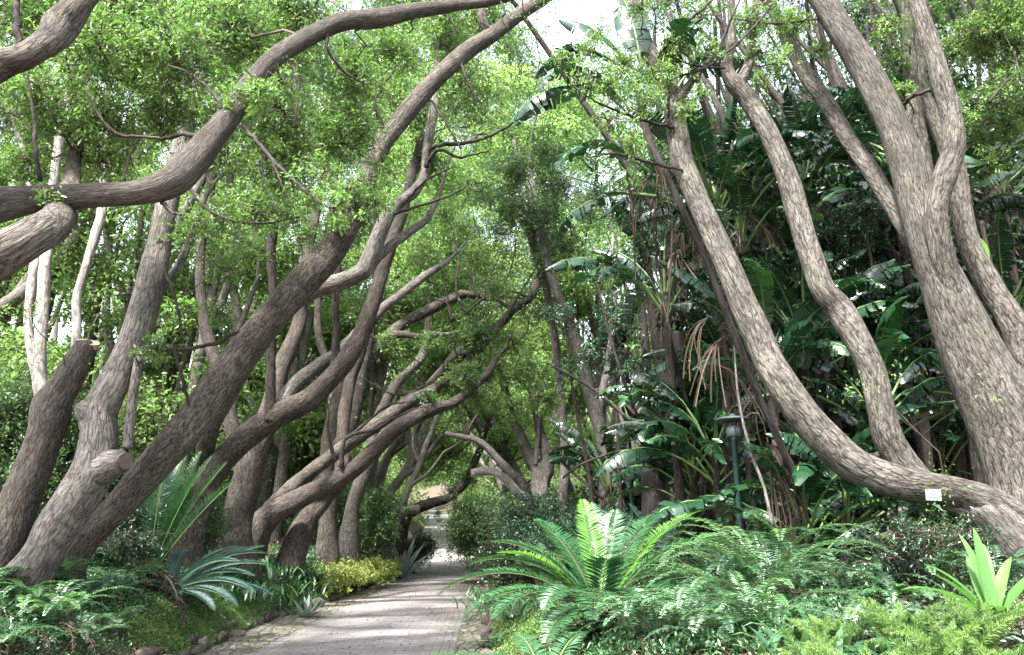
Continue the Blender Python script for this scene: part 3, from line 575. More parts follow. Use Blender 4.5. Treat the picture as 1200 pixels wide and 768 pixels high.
# --- dark upright with roots at 300,600
t = Tree('camphor_tree', 'knobbly dark upright trunk standing just behind the dark arching one', G(292, 15.6), 'bark_umber', seed=61)
b = G(292, 15.6)
t.limb([(b[0], b[1], b[2] - .3, .55, 'w'), (276, 620, 15.6, 62), (288, 570, 15.6, 54), (300, 520, 15.6, 50), (318, 480, 15.7, 42), (330, 430, 15.8, 32), (350, 380, 16, 26), (360, 300, 16.2, 20), (380, 200, 16.6, 16)], 'trunk', seg=30, lump=.12, f=.85)
t.limb([(290, 560, 15.7, 30), (272, 500, 15.9, 24), (262, 450, 16.1, 22), (240, 380, 16.4, 18), (235, 300, 16.6, 14), (250, 200, 17, 12)], seg=16, bark='bark_dark')
t.finish([(260, 260, 16, 50, .7), (380, 170, 16.5, 50), (280, 150, 16.5, 60), (250, 80, 17, 60), (350, 60, 17, 70)], 'mid', .08, 1.1)

# --- the leaning pair over the path edge
t = Tree('camphor_tree', 'thick dark limb leaning low over the left bed with a twin limb on top', G(306, 17.6), 'bark_umber', seed=71)
b = G(302, 17.6)
t.limb([(b[0] - .1, b[1], b[2] - .4, .55, 'w'), (296, 645, 17.4, 54), (304, 618, 17.3, 50), (322, 600, 17.3, 44), (352, 584, 17.3, 38), (385, 568, 17.2, 35), (412, 552, 17.2, 32), (438, 528, 17.2, 30), (462, 505, 17.2, 28), (488, 488, 17.2, 28), (512, 478, 17.3, 24), (535, 470, 17.5, 18), (570, 440, 17.8, 12)], 'trunk', seg=30, lump=.07, f=.84)
t.limb([(305, 625, 17.8, 38), (316, 600, 17.8, 34), (335, 578, 17.8, 30), (362, 555, 17.9, 27), (395, 530, 17.9, 26), (425, 508, 17.9, 28), (455, 488, 18, 26), (480, 470, 18.2, 24), (505, 458, 18.4, 20), (540, 430, 18.8, 14), (580, 390, 19.3, 10)], seg=22, bark='bark_brown', f=.84)
t.limb([(338, 672, 17.8, 50), (346, 640, 17.9, 50), (360, 608, 18.1, 42), (382, 580, 18.4, 34), (400, 560, 18.5, 28), (402, 500, 18.8, 24), (410, 450, 19, 22), (430, 390, 19.3, 18)], 'limb', seg=26, lump=.14, f=.85)
for sp in ([(400, 548, 17, 7), (402, 520, 17, 6), (412, 510, 17, 5), (440, 503, 16.9, 4), (462, 490, 16.9, 3), (490, 478, 16.8, 2)], [(412, 510, 17, 4), (430, 495, 17, 3), (455, 475, 17, 3), (475, 472, 17, 2)], [(393, 540, 17, 6), (385, 510, 17, 4), (384, 480, 17.1, 3)]): t.bough(sp)
t.finish([(500, 462, 17, 18, .6), (545, 440, 17.4, 24, .7), (430, 350, 18.5, 36, .5), (560, 390, 18.5, 34, .8), (420, 260, 19, 50, .7)], 'mid', .075, 1.1)

# --- pale straight stems
t = Tree('camphor_tree', 'cluster of pale straight grey stems rising between the dark arching tree and the leaning pair', G(392, 21), 'bark_brown', seed=81)
b = G(392, 21)
t.limb([(b[0], b[1], b[2] - .3, .5, 'w'), (385, 600, 21, 40), (383, 560, 21, 36), (385, 520, 21, 34), (392, 485, 21, 32), (400, 450, 21, 26), (412, 420, 21.2, 22), (425, 380, 21.5, 18), (440, 330, 22, 14)], 'trunk', seg=22, lump=.1, f=.68)
t.limb([(390, 530, 21, 22), (410, 500, 21.1, 22), (420, 460, 21.2, 20), (432, 420, 21.5, 18), (455, 395, 21.8, 20), (475, 378, 22, 18), (500, 365, 22.3, 18), (520, 355, 22.6, 16), (540, 345, 23, 14)], seg=16)
t.limb([(420, 462, 21.2, 16), (428, 420, 21.2, 16), (435, 380, 21.5, 12), (445, 350, 21.8, 10)], seg=12)
t.limb([(450, 396, 21.8, 12), (470, 392, 21.7, 10), (495, 395, 21.6, 8), (505, 392, 21.6, 8), (525, 392, 21.6, 5)], seg=8)
t.limb([(400, 455, 21, 14), (375, 400, 21.2, 10), (372, 340, 21.4, 8)], seg=8)
t.finish([(470, 330, 21.5, 32, .7), (480, 300, 22, 40, .9), (420, 300, 21.5, 40, .6), (540, 270, 23, 45, .8), (480, 240, 22, 40, .7), (520, 200, 23, 50), (450, 170, 23, 60)], 'far', .10, 1.1)

t = Tree('camphor_tree', 'long grey limbs sloping up beyond the straight stems', G(415, 24), 'bark_grey', seed=91)
b = G(415, 24)
t.limb([(b[0], b[1], b[2] - .3, .5, 'w'), (412, 600, 24, 30), (425, 560, 24, 28), (445, 520, 24, 26), (470, 490, 24, 24), (495, 462, 24.2, 22), (515, 440, 24.4, 20), (535, 415, 24.7, 20), (550, 398, 25, 20), (565, 380, 25.3, 16), (590, 350, 26, 12)], 'trunk', seg=18, f=.8)
t.limb([(430, 560, 24.1, 20), (440, 500, 24.4, 18), (465, 450, 24.8, 16), (490, 425, 25, 14), (500, 400, 25.4, 12), (505, 340, 26, 9)], seg=12)
t.finish([(530, 330, 25, 40), (560, 300, 26, 40, .8), (500, 290, 26, 40, .8), (590, 260, 26, 36, .8), (545, 220, 27, 50), (600, 180, 27, 40, .7)], 'far', .11, 1.1)
# --- the labelled tree on the right
t = Tree('camphor_tree', 'huge many-limbed tree at the right edge with a small white plaque on its lowest limb', G(1195, 8.4), 'bark_warm', seed=103); t.kf = 2.2
b = G(1215, 8.4)
t.limb([(b[0], b[1], b[2] - .4, .75, 'w'), (b[0] - .05, b[1], b[2] + .15, .6, 'w'), (1205, 590, 8.4, 112), (1190, 530, 8.4, 108), (1168, 475, 8.4, 104), (1144, 425, 8.4, 96), (1122, 375, 8.4, 82), (1104, 330, 8.4, 66), (1088, 290, 8.4, 54), (1074, 240, 8.4, 52), (1062, 190, 8.5, 52), (1043, 140, 8.6, 48), (1016, 85, 8.7, 44), (985, 35, 8.8, 41), (957, -12, 8.9, 39), (900, -100, 9.2, 38), (850, -180, 9.6, 30)], 'trunk', seg=48, lump=.045)
t.limb([(1195, 615, 8.2, 60), (1165, 592, 8.15, 52), (1125, 578, 8.1, 48), (1080, 570, 8.1, 50), (1040, 562, 8.1, 54), (1000, 544, 8.1, 56), (960, 508, 8.1, 54), (928, 468, 8.1, 52), (902, 425, 8.2, 48), (880, 375, 8.3, 44), (858, 325, 8.4, 41), (838, 280, 8.5, 38), (818, 235, 8.6, 36), (800, 190, 8.8, 35), (793, 150, 9, 34), (790, 120, 9.2, 30), (775, 85, 9.4, 26), (757, 55, 9.6, 26), (745, 20, 9.8, 24), (735, -20, 10, 22), (720, -90, 10.4, 18)], 'limb', seg=44, lump=.05)
t.limb([(1085, 572, 8.25, 44), (1060, 545, 8.3, 46), (1040, 512, 8.3, 46), (1032, 475, 8.3, 42), (1022, 435, 8.35, 40), (1003, 395, 8.4, 42), (985, 365, 8.5, 44), (965, 340, 8.5, 38), (950, 300, 8.6, 36), (935, 250, 8.7, 35), (920, 200, 8.8, 33), (900, 155, 8.9, 30), (878, 120, 9, 28), (860, 98, 9, 26), (852, 80, 9, 20), (856, 58, 9, 14), (858, 20, 9.2, 10), (850, -60, 9.5, 8)], 'limb', seg=36, lump=.05)
t.limb([(864, 100, 9, 20), (875, 82, 9.05, 17), (880, 60, 9.1, 15), (882, 30, 9.2, 13), (895, -40, 9.4, 10)], seg=16)
t.limb([(1180, 510, 8.5, 60), (1160, 450, 8.4, 60), (1136, 392, 8.32, 54), (1114, 335, 8.24, 46), (1101, 285, 8.15, 42), (1098, 240, 8.1, 42), (1108, 205, 8.05, 42), (1118, 170, 8.05, 41), (1113, 130, 8.1, 38), (1102, 90, 8.1, 35), (1088, 45, 8.2, 31), (1074, 0, 8.3, 28), (1050, -80, 8.6, 24)], seg=32, bark='bark_warm', f=.84)
t.limb([(1215, 450, 8.9, 60), (1190, 385, 9, 52), (1160, 335, 9.1, 46), (1137, 290, 9.2, 40), (1126, 245, 9.3, 38), (1120, 200, 9.4, 36), (1100, 150, 9.6, 32), (1082, 110, 9.8, 26), (1078, 60, 10, 24), (1080, -20, 10.2, 20)], seg=30, f=.84)
t.limb([(1100, 330, 8.5, 30), (1078, 290, 8.6, 30), (1050, 248, 8.9, 28), (1020, 200, 9.2, 27), (995, 165, 9.4, 26), (968, 120, 9.6, 26), (945, 88, 9.8, 24), (930, 60, 10, 22), (900, 0, 10.4, 18)], seg=20)
t.limb([(1090, 230, 9.3, 28), (1080, 180, 9.4, 26), (1072, 130, 9.6, 24), (1065, 60, 9.9, 18), (1060, -30, 10.3, 14)], seg=14)
t.limb([(1190, 640, 8.2, 70), (1158, 606, 8.15, 54), (1130, 590, 8.2, 44), (1105, 584, 8.25, 30)], 'limb', seg=26, lump=.12, bark='bark_grey')
t.limb([(785, 130, 9.1, 16), (800, 110, 9, 12), (815, 90, 8.9, 8)], seg=8)
for sp in ([(760, 100, 9.2, 4), (775, 60, 8.9, 4), (800, 30, 8.7, 4), (830, 5, 8.6, 3), (850, -20, 8.6, 3)], [(770, 70, 9, 3), (790, 45, 8.8, 4), (825, 20, 8.6, 3)], [(790, 92, 8.9, 3), (830, 78, 8.7, 4), (860, 55, 8.6, 3), (890, 25, 8.6, 3), (905, 5, 8.6, 2)],
           [(860, 22, 8.8, 2), (910, 28, 8.8, 3), (960, 22, 8.9, 3)], [(785, 165, 8.9, 5), (783, 130, 8.8, 4), (785, 95, 8.7, 3)], [(1060, 122, 8.5, 5), (1072, 112, 8.2, 5), (1090, 106, 8.1, 6)], [(850, 80, 8.8, 3), (820, 78, 8.8, 3), (790, 70, 8.8, 2)],
           [(1160, 120, 8.6, 4), (1175, 100, 8.6, 3), (1195, 85, 8.5, 2)], [(800, 200, 8.6, 4), (760, 190, 8.6, 4), (720, 180, 8.5, 3), (690, 185, 8.4, 2)], [(790, 150, 8.8, 5), (750, 140, 8.6, 4), (700, 120, 8.4, 3), (670, 100, 8.4, 2)]): t.bough(sp)
t.crown([(690, 95, 8.4, 30, .65), (730, 75, 8.6, 30, .7), (770, 90, 8.7, 34, .7), (660, 70, 8.6, 22, .5), (715, 140, 8.5, 26, .6), (750, 130, 8.6, 26, .6), (700, 40, 8.8, 26, .5), (830, 60, 8.7, 28, .6), (800, 130, 8.5, 22, .6), (750, 10, 9, 30, .5), (720, 100, 8.4, 30, .9), (760, 120, 8.4, 30, .8), (740, 170, 8.4, 28, .6), (790, 60, 8.8, 28, .8), (820, 20, 8.9, 34, .8), (745, 215, 8.6, 22, .4), (690, 60, 8.8, 22, .6), (820, 110, 8.6, 22, .7)], 'bright', .05, .8, crown='foliage')
t.finish([(880, 25, 9, 34, .8), (925, 30, 9, 36, .8), (915, 75, 8.9, 26, .7), (960, 60, 9.2, 22, .6), (1040, 30, 9.4, 30, .8), (1150, 40, 9, 50, .9), (1175, 110, 9, 50, .8), (1130, 140, 9.2, 26, .6), (1180, 20, 8.8, 50, .9), (1060, 110, 9.2, 22, .6), (1050, 70, 9.6, 24, .7), (1165, 190, 9.3, 30, .5), (890, 60, 8.9, 24, .6),
          (960, -60, 9.5, 80, .6), (1120, -70, 9, 90, .6), (1300, 0, 8.5, 120, .7), (1190, 60, 8.9, 40, .8), (1120, 60, 9.4, 30, .7), (890, 100, 9, 20, .5), (1180, 150, 9.3, 34, .7)], 'bright', .052, 1.1)
# plaque
def plaque():
    c = P(1094, 580, 8.1); c = c - np.array([0, RW(50, c) * 1.02, 0]) + [0, 0, 0]
    dep = c[1]; c = P(1094, 580, dep); root = thing('plaque', 'small white rectangular tree plaque with three lines of grey print fixed to the lowest limb', 'plaque', c)
    w, h = RW(18, c) * 2, RW(13, c) * 2; tl = -.04
    def box(mb, x0, x1, z0, z1, y0, y1):
        v = np.array([(x, y, z) for x in (x0, x1) for y in (y0, y1) for z in (z0, z1)], float)
        v = v @ np.array([[math.cos(tl), 0, math.sin(tl)], [0, 1, 0], [-math.sin(tl), 0, math.cos(tl)]]) + c
        mb.add(v, [(0, 1, 3, 2), (4, 6, 7, 5), (0, 4, 5, 1), (2, 3, 7, 6), (0, 2, 6, 4), (1, 5, 7, 3)])
    mb = MB(); box(mb, -w / 2, w / 2, -h / 2, h / 2, 0, .006); mb.build('plate', [plain('white_plate', (.30, .33, .37), .5, .5, .04)], root, smooth=False)
    R = np.random.default_rng(4); mb = MB()
    for k, (z, a, e, hh) in enumerate(((.30, -.06, .06, .07), (.10, -.25, .27, .08), (-.06, -.2, .22, .06), (-.24, -.28, .26, .08))):
        x = a
        while x < e:
            l = R.uniform(.03, .09); box(mb, x * w, (x + l) * w, (z - hh / 2) * h, (z + hh / 2) * h, -.0015, -.0002); x += l + .025
    mb.build('print', [plain('grey_print', (.02, .022, .03), .6)], root, smooth=False)
    for sx in (-1, 1):
        mb = MB(); v, f = ICO; mb.add(v * .006 + c + [sx * w * .44, -.002, h * .4], f); mb.build('screw', [plain('steel', (.5, .5, .5), .35, .5, .05, metal=1)], root)
plaque()

# --- middle trees right of the path
t = Tree('camphor_tree', 'slim pale-grey leaning trunk behind the bright green cycad', G(727, 19), 'bark_pale', seed=121)
b = G(727, 19)
t.limb([(b[0], b[1], b[2] - .3, .32, 'w'), (722, 590, 19, 26), (712, 550, 19, 22), (706, 510, 19, 23), (694, 470, 19, 23), (684, 435, 19, 21), (674, 400, 19, 19), (664, 370, 19, 17), (650, 335, 19, 14), (640, 300, 19.2, 12), (625, 230, 19.5, 10)], 'trunk', seg=20, bark='bark_grey')
t.limb([(700, 480, 19, 12), (712, 430, 19.3, 9), (720, 360, 19.6, 8), (716, 300, 20, 6)], seg=8)
t.finish([(640, 250, 18.5, 34, .9), (600, 200, 18.5, 40), (640, 180, 18, 34, .8), (660, 290, 19, 26, .7), (600, 250, 18.4, 30, 1.0), (570, 230, 18.2, 26, .8), (640, 370, 18.8, 20, .6), (690, 250, 19, 30, .6)], 'mid', .075, 1.15)
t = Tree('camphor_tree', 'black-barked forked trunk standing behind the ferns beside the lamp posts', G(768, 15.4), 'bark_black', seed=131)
b = G(768, 15.4)
t.limb([(b[0], b[1], b[2] - .3, .36, 'w'), (766, 580, 15.4, 40), (768, 540, 15.4, 38), (776, 500, 15.4, 36), (785, 460, 15.4, 34), (790, 425, 15.4, 30), (793, 390, 15.4, 26), (798, 350, 15.4, 22), (806, 300, 15.6, 18), (812, 220, 16, 14)], 'trunk', seg=26)
t.limb([(785, 470, 15.3, 26), (776, 430, 15.3, 22), (770, 395, 15.3, 20), (764, 350, 15.3, 18), (756, 300, 15.4, 14), (745, 230, 15.6, 11)], seg=18)
t.limb([(772, 540, 15.2, 20), (760, 490, 15.1, 15), (758, 440, 15.1, 15), (755, 390, 15.2, 13), (748, 330, 15.4, 10)], seg=12)
t.finish([(735, 260, 15, 36, .7), (700, 320, 15, 34, .6), (720, 380, 14.8, 36, .6), (690, 420, 15, 26, .5), (760, 220, 15.4, 40, .7), (700, 230, 15.2, 30, .6), (750, 300, 15, 30, .5), (740, 430, 14.6, 22, .5)], 'gloss', .07, 1.0)
t = Tree('camphor_tree', 'low V-forked pale trunk among dark bushes right of the path', G(630, 26), 'bark_grey', seed=141)
b = G(632, 26)
t.limb([(b[0], b[1], b[2] - .3, .4, 'w'), (632, 560, 26, 26), (622, 540, 26, 20), (612, 515, 26, 17), (600, 490, 26, 14), (592, 460, 26, 10), (585, 420, 26.4, 8)], 'trunk', seg=16)
t.limb([(636, 570, 26, 22), (642, 540, 26, 22), (634, 510, 26, 15), (628, 480, 26, 13), (622, 440, 26.3, 10), (625, 390, 26.6, 8)], seg=14)
t.limb([(628, 545, 25.8, 6), (632, 500, 25.8, 6), (638, 460, 25.8, 5)], seg=7)
t.finish([(600, 420, 25, 36, .9), (640, 400, 25.5, 34, .9), (575, 470, 25, 30, .9), (660, 450, 25.5, 26, .7), (610, 350, 26, 36, .8), (650, 330, 26, 30, .7)], 'far', .10, 1.2)
t = Tree('bare_tree', 'bare mossy limb rearing over the path from the right, with stubby upright twigs', G(622, 21), 'bark_grey', cat='tree', seed=151)
b = G(640, 21)
t.limb([(b[0], b[1], b[2] - .2, .2, 'w'), (616, 575, 21, 12), (600, 556, 21, 11), (585, 540, 21, 10), (570, 524, 21, 9), (556, 515, 21, 8), (540, 512, 21, 7), (522, 508, 21, 6)], 'trunk', seg=12)
for sp in ([(545, 512, 21, 4), (545, 500, 21, 3), (540, 482, 21, 3), (540, 470, 21, 2)], [(548, 510, 21, 4), (552, 498, 21, 4), (560, 486, 21, 3)], [(550, 512, 21, 4), (540, 505, 21, 3), (530, 508, 21, 2)]): t.bough(sp)
t.finish(shoots=0)
t = Tree('bare_tree', 'pale sawn limb stub bowing down into the dark bush right of the path', G(640, 19.5), 'bark_pale', cat='tree', seed=155)
b = G(655, 19.5)
t.limb([(b[0], b[1], b[2] - .2, .16, 'w'), (622, 592, 19.4, 11), (608, 578, 19.4, 11), (595, 564, 19.4, 11), (582, 555, 19.4, 10), (568, 552, 19.4, 11), (556, 554, 19.4, 13)], 'trunk', seg=14)
t.ext = False; t.finish(shoots=0); cut_face(t.root, P(553, 555, 19.4), (-.95, -.2, -.15), .10, 5)
t = Tree('camphor_tree', 'dark-limbed tree whose black crooked bough bends out over the middle of the path', G(668, 23), 'bark_dark', seed=161)
b = G(668, 23)
t.limb([(b[0], b[1], b[2] - .3, .4, 'w'), (660, 600, 23, 20), (662, 550, 23, 16), (660, 500, 23, 13.5), (655, 440, 23, 13), (648, 380, 22.6, 13), (638, 330, 22, 13), (628, 300, 21.5, 13), (622, 270, 21, 12), (610, 200, 21, 9)], 'trunk', seg=18, bark='bark_grey')
t.limb([(640, 310, 21.8, 14), (630, 330, 21, 14), (622, 348, 20.4, 13), (608, 358, 20, 13), (597, 368, 19.8, 13), (588, 378, 19.6, 12), (570, 398, 19.4, 11), (545, 415, 19.2, 11), (525, 430, 19, 10), (510, 445, 19, 9), (500, 452, 19, 6)], seg=16)
for sp in ([(600, 364, 19.8, 5), (575, 348, 19.6, 4), (560, 355, 19.5, 3), (545, 368, 19.5, 3)], [(620, 350, 20.2, 4), (600, 342, 20, 3), (572, 352, 20, 3), (550, 330, 20, 2), (545, 290, 20, 2)], [(560, 356, 19.6, 4), (555, 320, 19.6, 3), (562, 280, 19.6, 2), (555, 255, 19.6, 2)],
           [(548, 370, 19.5, 5), (535, 340, 19.5, 4), (538, 300, 19.5, 3), (530, 270, 19.5, 2)], [(556, 355, 19.6, 3), (575, 320, 19.6, 3), (590, 290, 19.6, 2)], [(530, 376, 19.4, 4), (525, 355, 19.4, 3), (520, 320, 19.4, 2)], [(585, 345, 19.6, 3), (600, 310, 19.6, 2), (605, 280, 19.6, 2)]): t.bough(sp)
t.crown([(470, 340, 17.5, 24, .7), (500, 300, 17.8, 28, .8), (520, 250, 18, 30, .8), (450, 400, 17.5, 20, .6), (560, 300, 18.4, 28, .8), (505, 400, 18, 22, .8), (470, 250, 17, 26, .6), (580, 340, 18.6, 20, .6), (555, 400, 18.6, 24, 1.0), (530, 400, 18.6, 18, .8), (570, 430, 18.4, 30, 1.0), (600, 400, 18.6, 24, .7), (540, 440, 18.2, 22, .9), (610, 440, 18.2, 34, .9), (560, 465, 18, 26, .8), (640, 470, 18, 30, .7), (600, 480, 18, 26, .7), (520, 470, 18.2, 16, .6)], 'bright', .07, 1.15, crown='foliage')
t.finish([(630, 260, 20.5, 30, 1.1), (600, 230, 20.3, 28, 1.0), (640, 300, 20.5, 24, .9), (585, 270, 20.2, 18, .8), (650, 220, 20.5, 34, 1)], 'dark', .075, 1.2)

# --- pale slender tunnel trees where the path bends (left side), and far path trees
far_spec = [
 ('pale thin-stemmed tree leaning right, nearest of the tunnel of pale trunks at the bend', 448, 30, [(448, 600, 17), (455, 580, 15), (470, 560, 13), (486, 535, 12), (495, 510, 11), (503, 490, 9), (530, 450, 7)]),
 ('pale thin-stemmed tree with a kinked stem, second of the tunnel of trunks at the bend', 442, 33, [(440, 600, 14), (446, 560, 12), (455, 535, 11), (470, 515, 11), (480, 495, 9), (500, 470, 7)]),
 ('grey tree at the back of the tunnel of pale trunks left of the bend', 432, 37, [(432, 600, 14), (436, 560, 12), (440, 530, 11), (452, 505, 10), (470, 480, 8), (490, 450, 6)]),
 ('grey leaning stem between the yellow shrub and the bend of the path', 462, 28, [(452, 612, 11), (468, 598, 10), (480, 570, 8), (492, 545, 8), (500, 520, 8), (510, 495, 6), (520, 450, 5)]),
]
for i, (lab, px, Y, sp) in enumerate(far_spec):
    t = Tree('camphor_tree', lab, G(px, Y), 'bark_pale', group='pale trees leaning over the bend', seed=200 + i * 7)
    b = G(px, Y); t.limb([(b[0], b[1], b[2] - .3, .3, 'w')] + [(x, y, Y, w) for x, y, w in sp], 'trunk', seg=14, lump=.1)
    x, y, w = sp[3]; t.limb([(x, y, Y, w * .8), (x - 8, y - 30, Y + .3, w * .6), (x + 4, y - 70, Y + .8, w * .4)], seg=8)
    x, y, w = sp[2]; t.limb([(x, y, Y, w * .6), (x + 22, y - 16, Y - .3, w * .5), (x + 40, y - 40, Y - .4, w * .4)], seg=8)
    R = np.random.default_rng(i); ex, ey = sp[-1][:2]
    t.finish([(ex + R.uniform(-25, 25), ey - R.uniform(-10, 70), Y + R.uniform(-1, 1), R.uniform(20, 32), .9) for _ in range(5)], 'far', .11, 1.1)
# lichen-grey limb reaching to the path over the agave
t = Tree('camphor_tree', 'dark leaning limb with a pale broken knuckle above the blue agave', G(470, 28), 'bark_grey', seed=240)
b = G(470, 28)
t.limb([(b[0], b[1], b[2] - .2, .24, 'w'), (474, 615, 28, 16), (486, 598, 27.8, 17), (505, 590, 27.7, 17), (528, 582, 27.8, 14), (548, 560, 28, 11), (565, 520, 28.5, 8)], 'trunk', seg=14, bark='bark_dark')
t.limb([(490, 597, 27.6, 14), (476, 598, 27.3, 13), (465, 604, 27.1, 12), (455, 612, 27, 9)], 'limb', seg=10, bark='bark_pale')
t.finish([(530, 575, 28, 16, .9), (550, 560, 28, 18, 1), (512, 600, 28.2, 10, .6)], 'mid', .08, 1)
# trees lining the climb beyond the bend: two source trees, copied
def far_tree(seed, bark):
    R = np.random.default_rng(seed); t = Tree('camphor_tree', 'tall leafy tree beside the path beyond the bend', (0, 0, 0), bark, group='trees lining the far path', seed=seed)
    for k in range(3):
        a = R.uniform(-.5, .5); e = 5 + 2 * k
        t.limb([(0, 0, -.4, .4, 'w'), (.3 * a, 0, 1, .3, 'w'), (1.2 + a, a, 3.2, .22, 'w'), (2.2 + a * 2 + k * .4, a * 2, 5.5, .17, 'w'), (3 + k, a * 3, 8 + k, .1, 'w')], 'trunk' if k == 0 else 'limb', seg=12, lump=.1)
    bl = [(R.uniform(-2.5, 5.5), R.uniform(-3, 3), R.uniform(3.5, 13), (R.uniform(1.2, 2), R.uniform(1.2, 2), R.uniform(.9, 1.5)), R.uniform(.7, 1.2), 'w') for _ in range(26)]
    t.finish(bl, 'far', .19, 1.1, asp=.5, tw=.012, per=14); return t.root
A_, B_ = far_tree(301, 'bark_grey'), far_tree(302, 'bark_pale'); used = {0: 0, 1: 0}
Rf = np.random.default_rng(9)
labs = {}
for i, y in enumerate([31, 38, 50, 57, 62, 71, 81, 92, 104]):
    for side in (-1, 1):
        if (side == 1 and y < 35) or (side < 0 and y == 38): continue
        q = (i + (side > 0)) % 2; src = (A_, B_)[q]; o = src if not used[q] else copy_tree(src); used[q] = 1
        x = float(eL(y)) - Rf.uniform(2.2, 3.8) - (1.6 if y > 45 else 0) if side < 0 else float(eR(y)) + Rf.uniform(2.0, 3.4) + (1.6 if y > 45 else 0)
        if side < 0 and y < 50: x -= 2.5
        o.location = (x, y, float(gz(x, y))); o.rotation_euler = (0, 0, (0 if side < 0 else PI) + Rf.uniform(-.5, .5)); s = Rf.uniform(.85, 1.2); o.scale = (s, s, s)
        o['label'] = ('leafy grey-trunked tree leaning from the left over the far path' if side < 0 else 'leafy grey-trunked tree leaning from the right over the far path')
        o['group'] = 'far path trees on the left' if side < 0 else 'far path trees on the right'

# tall trees that close the view behind the near ones
GAPS = [(635, -30, 700, 50), (582, 226, 606, 250), (855, 62, 900, 100), (935, 38, 960, 70), (8, 140, 30, 175)]
Rt = np.random.default_rng(44)
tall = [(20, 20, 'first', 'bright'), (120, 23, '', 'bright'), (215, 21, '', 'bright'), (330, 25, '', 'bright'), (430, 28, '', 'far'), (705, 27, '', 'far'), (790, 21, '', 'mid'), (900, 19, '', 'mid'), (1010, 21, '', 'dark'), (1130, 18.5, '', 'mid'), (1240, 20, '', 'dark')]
tlab = ['tall tree behind the sawn-off stump at the left edge', 'tall tree behind the grey trunk with the burl', 'tall tree seen between the burl trunk and the massive brown trunk', 'tall tree behind the dark arching trunk', 'tall bright tree behind the straight grey stems, reaching over the path',
        'tall bright tree behind the slim pale trunk, reaching over the path', 'tall tree behind the black forked trunk', 'tall tree behind the long lower limb of the labelled tree', 'shaded tall tree behind the middle limb', 'tall tree behind the twisting limb of the labelled tree', 'shaded tall tree beyond the right edge']
bl = [[] for _ in tall]
for _ in range(300):
    px, py, Y = Rt.uniform(-80, 1270), Rt.uniform(-110, 500), Rt.uniform(17.5, 30); rp = Rt.uniform(34, 62) * 22 / Y
    if any(g[0] - rp * .8 < px < g[2] + rp * .8 and g[1] - rp * .8 < py < g[3] + rp * .8 for g in GAPS): continue
    if 440 < px < 640 and py > 380: continue
    if px < 640 and py > 330 and Rt.random() < .6: continue
    k = int(np.argmin([abs(px - q[0]) * (1 if (px < 560) == (q[0] < 560) else 3) for q in tall])); bl[k].append((px, py, tall[k][1] + (Y - 23) * .6, rp, Rt.uniform(.7, 1.2) * (.85 if 420 < px < 640 else 1)))
for _ in range(80):
    px, py, Y = Rt.uniform(430, 690), Rt.uniform(60, 470), Rt.uniform(24, 34); rp = Rt.uniform(26, 44)
    if any(g[0] - rp * .7 < px < g[2] + rp * .7 and g[1] - rp * .7 < py < g[3] + rp * .7 for g in GAPS): continue
    if 470 < px < 640 and py > 440: continue
    k = 4 if px < 560 else 5; bl[k].append((px, py, Y, rp, 1.0))
for _ in range(26): bl[5].append((Rt.uniform(575, 668), Rt.uniform(75, 270), Rt.uniform(21, 27), Rt.uniform(20, 28), .9))
for (px, py) in [(575, 50), (560, 95), (585, 95), (590, 130), (575, 160), (600, 180), (630, 190), (655, 130), (648, 165), (610, 35), (545, 60), (570, 20), (665, 90), (620, 160)]: bl[4 if px < 600 else 5].append((px, py, 25, 24, .9))
for k, (px, Y, _, lf) in enumerate(tall):
    b = G(px, Y); t = Tree('tall_tree', tlab[k], b, 'bark_grey' if k < 6 else 'bark_dark', group=None, seed=500 + k * 3); l = Rt.uniform(-.6, .6)
    t.limb([(b[0], b[1], b[2] - .3, .22, 'w'), (b[0] + l * .3, b[1], b[2] + 3, .16, 'w'), (b[0] + l, b[1] + .3, b[2] + 7, .12, 'w'), (b[0] + l * 2, b[1], b[2] + 11, .08, 'w'), (b[0] + l * 2.5, b[1], b[2] + 15, .05, 'w')], 'trunk', seg=12)
    for j in range(3):
        a = Rt.uniform(-1.6, 1.6); z = b[2] + 2.5 + j * 2.2; t.limb([(b[0] + l * .5, b[1] + .1, z, .15, 'w'), (b[0] + a, b[1], z + 2, .11, 'w'), (b[0] + a * 1.7, b[1] + Rt.uniform(-.8, .8), z + 4.5, .06, 'w')], seg=8)
    t.finish(bl[k], lf, .14, .85, asp=.5, per=16, tw=.007)
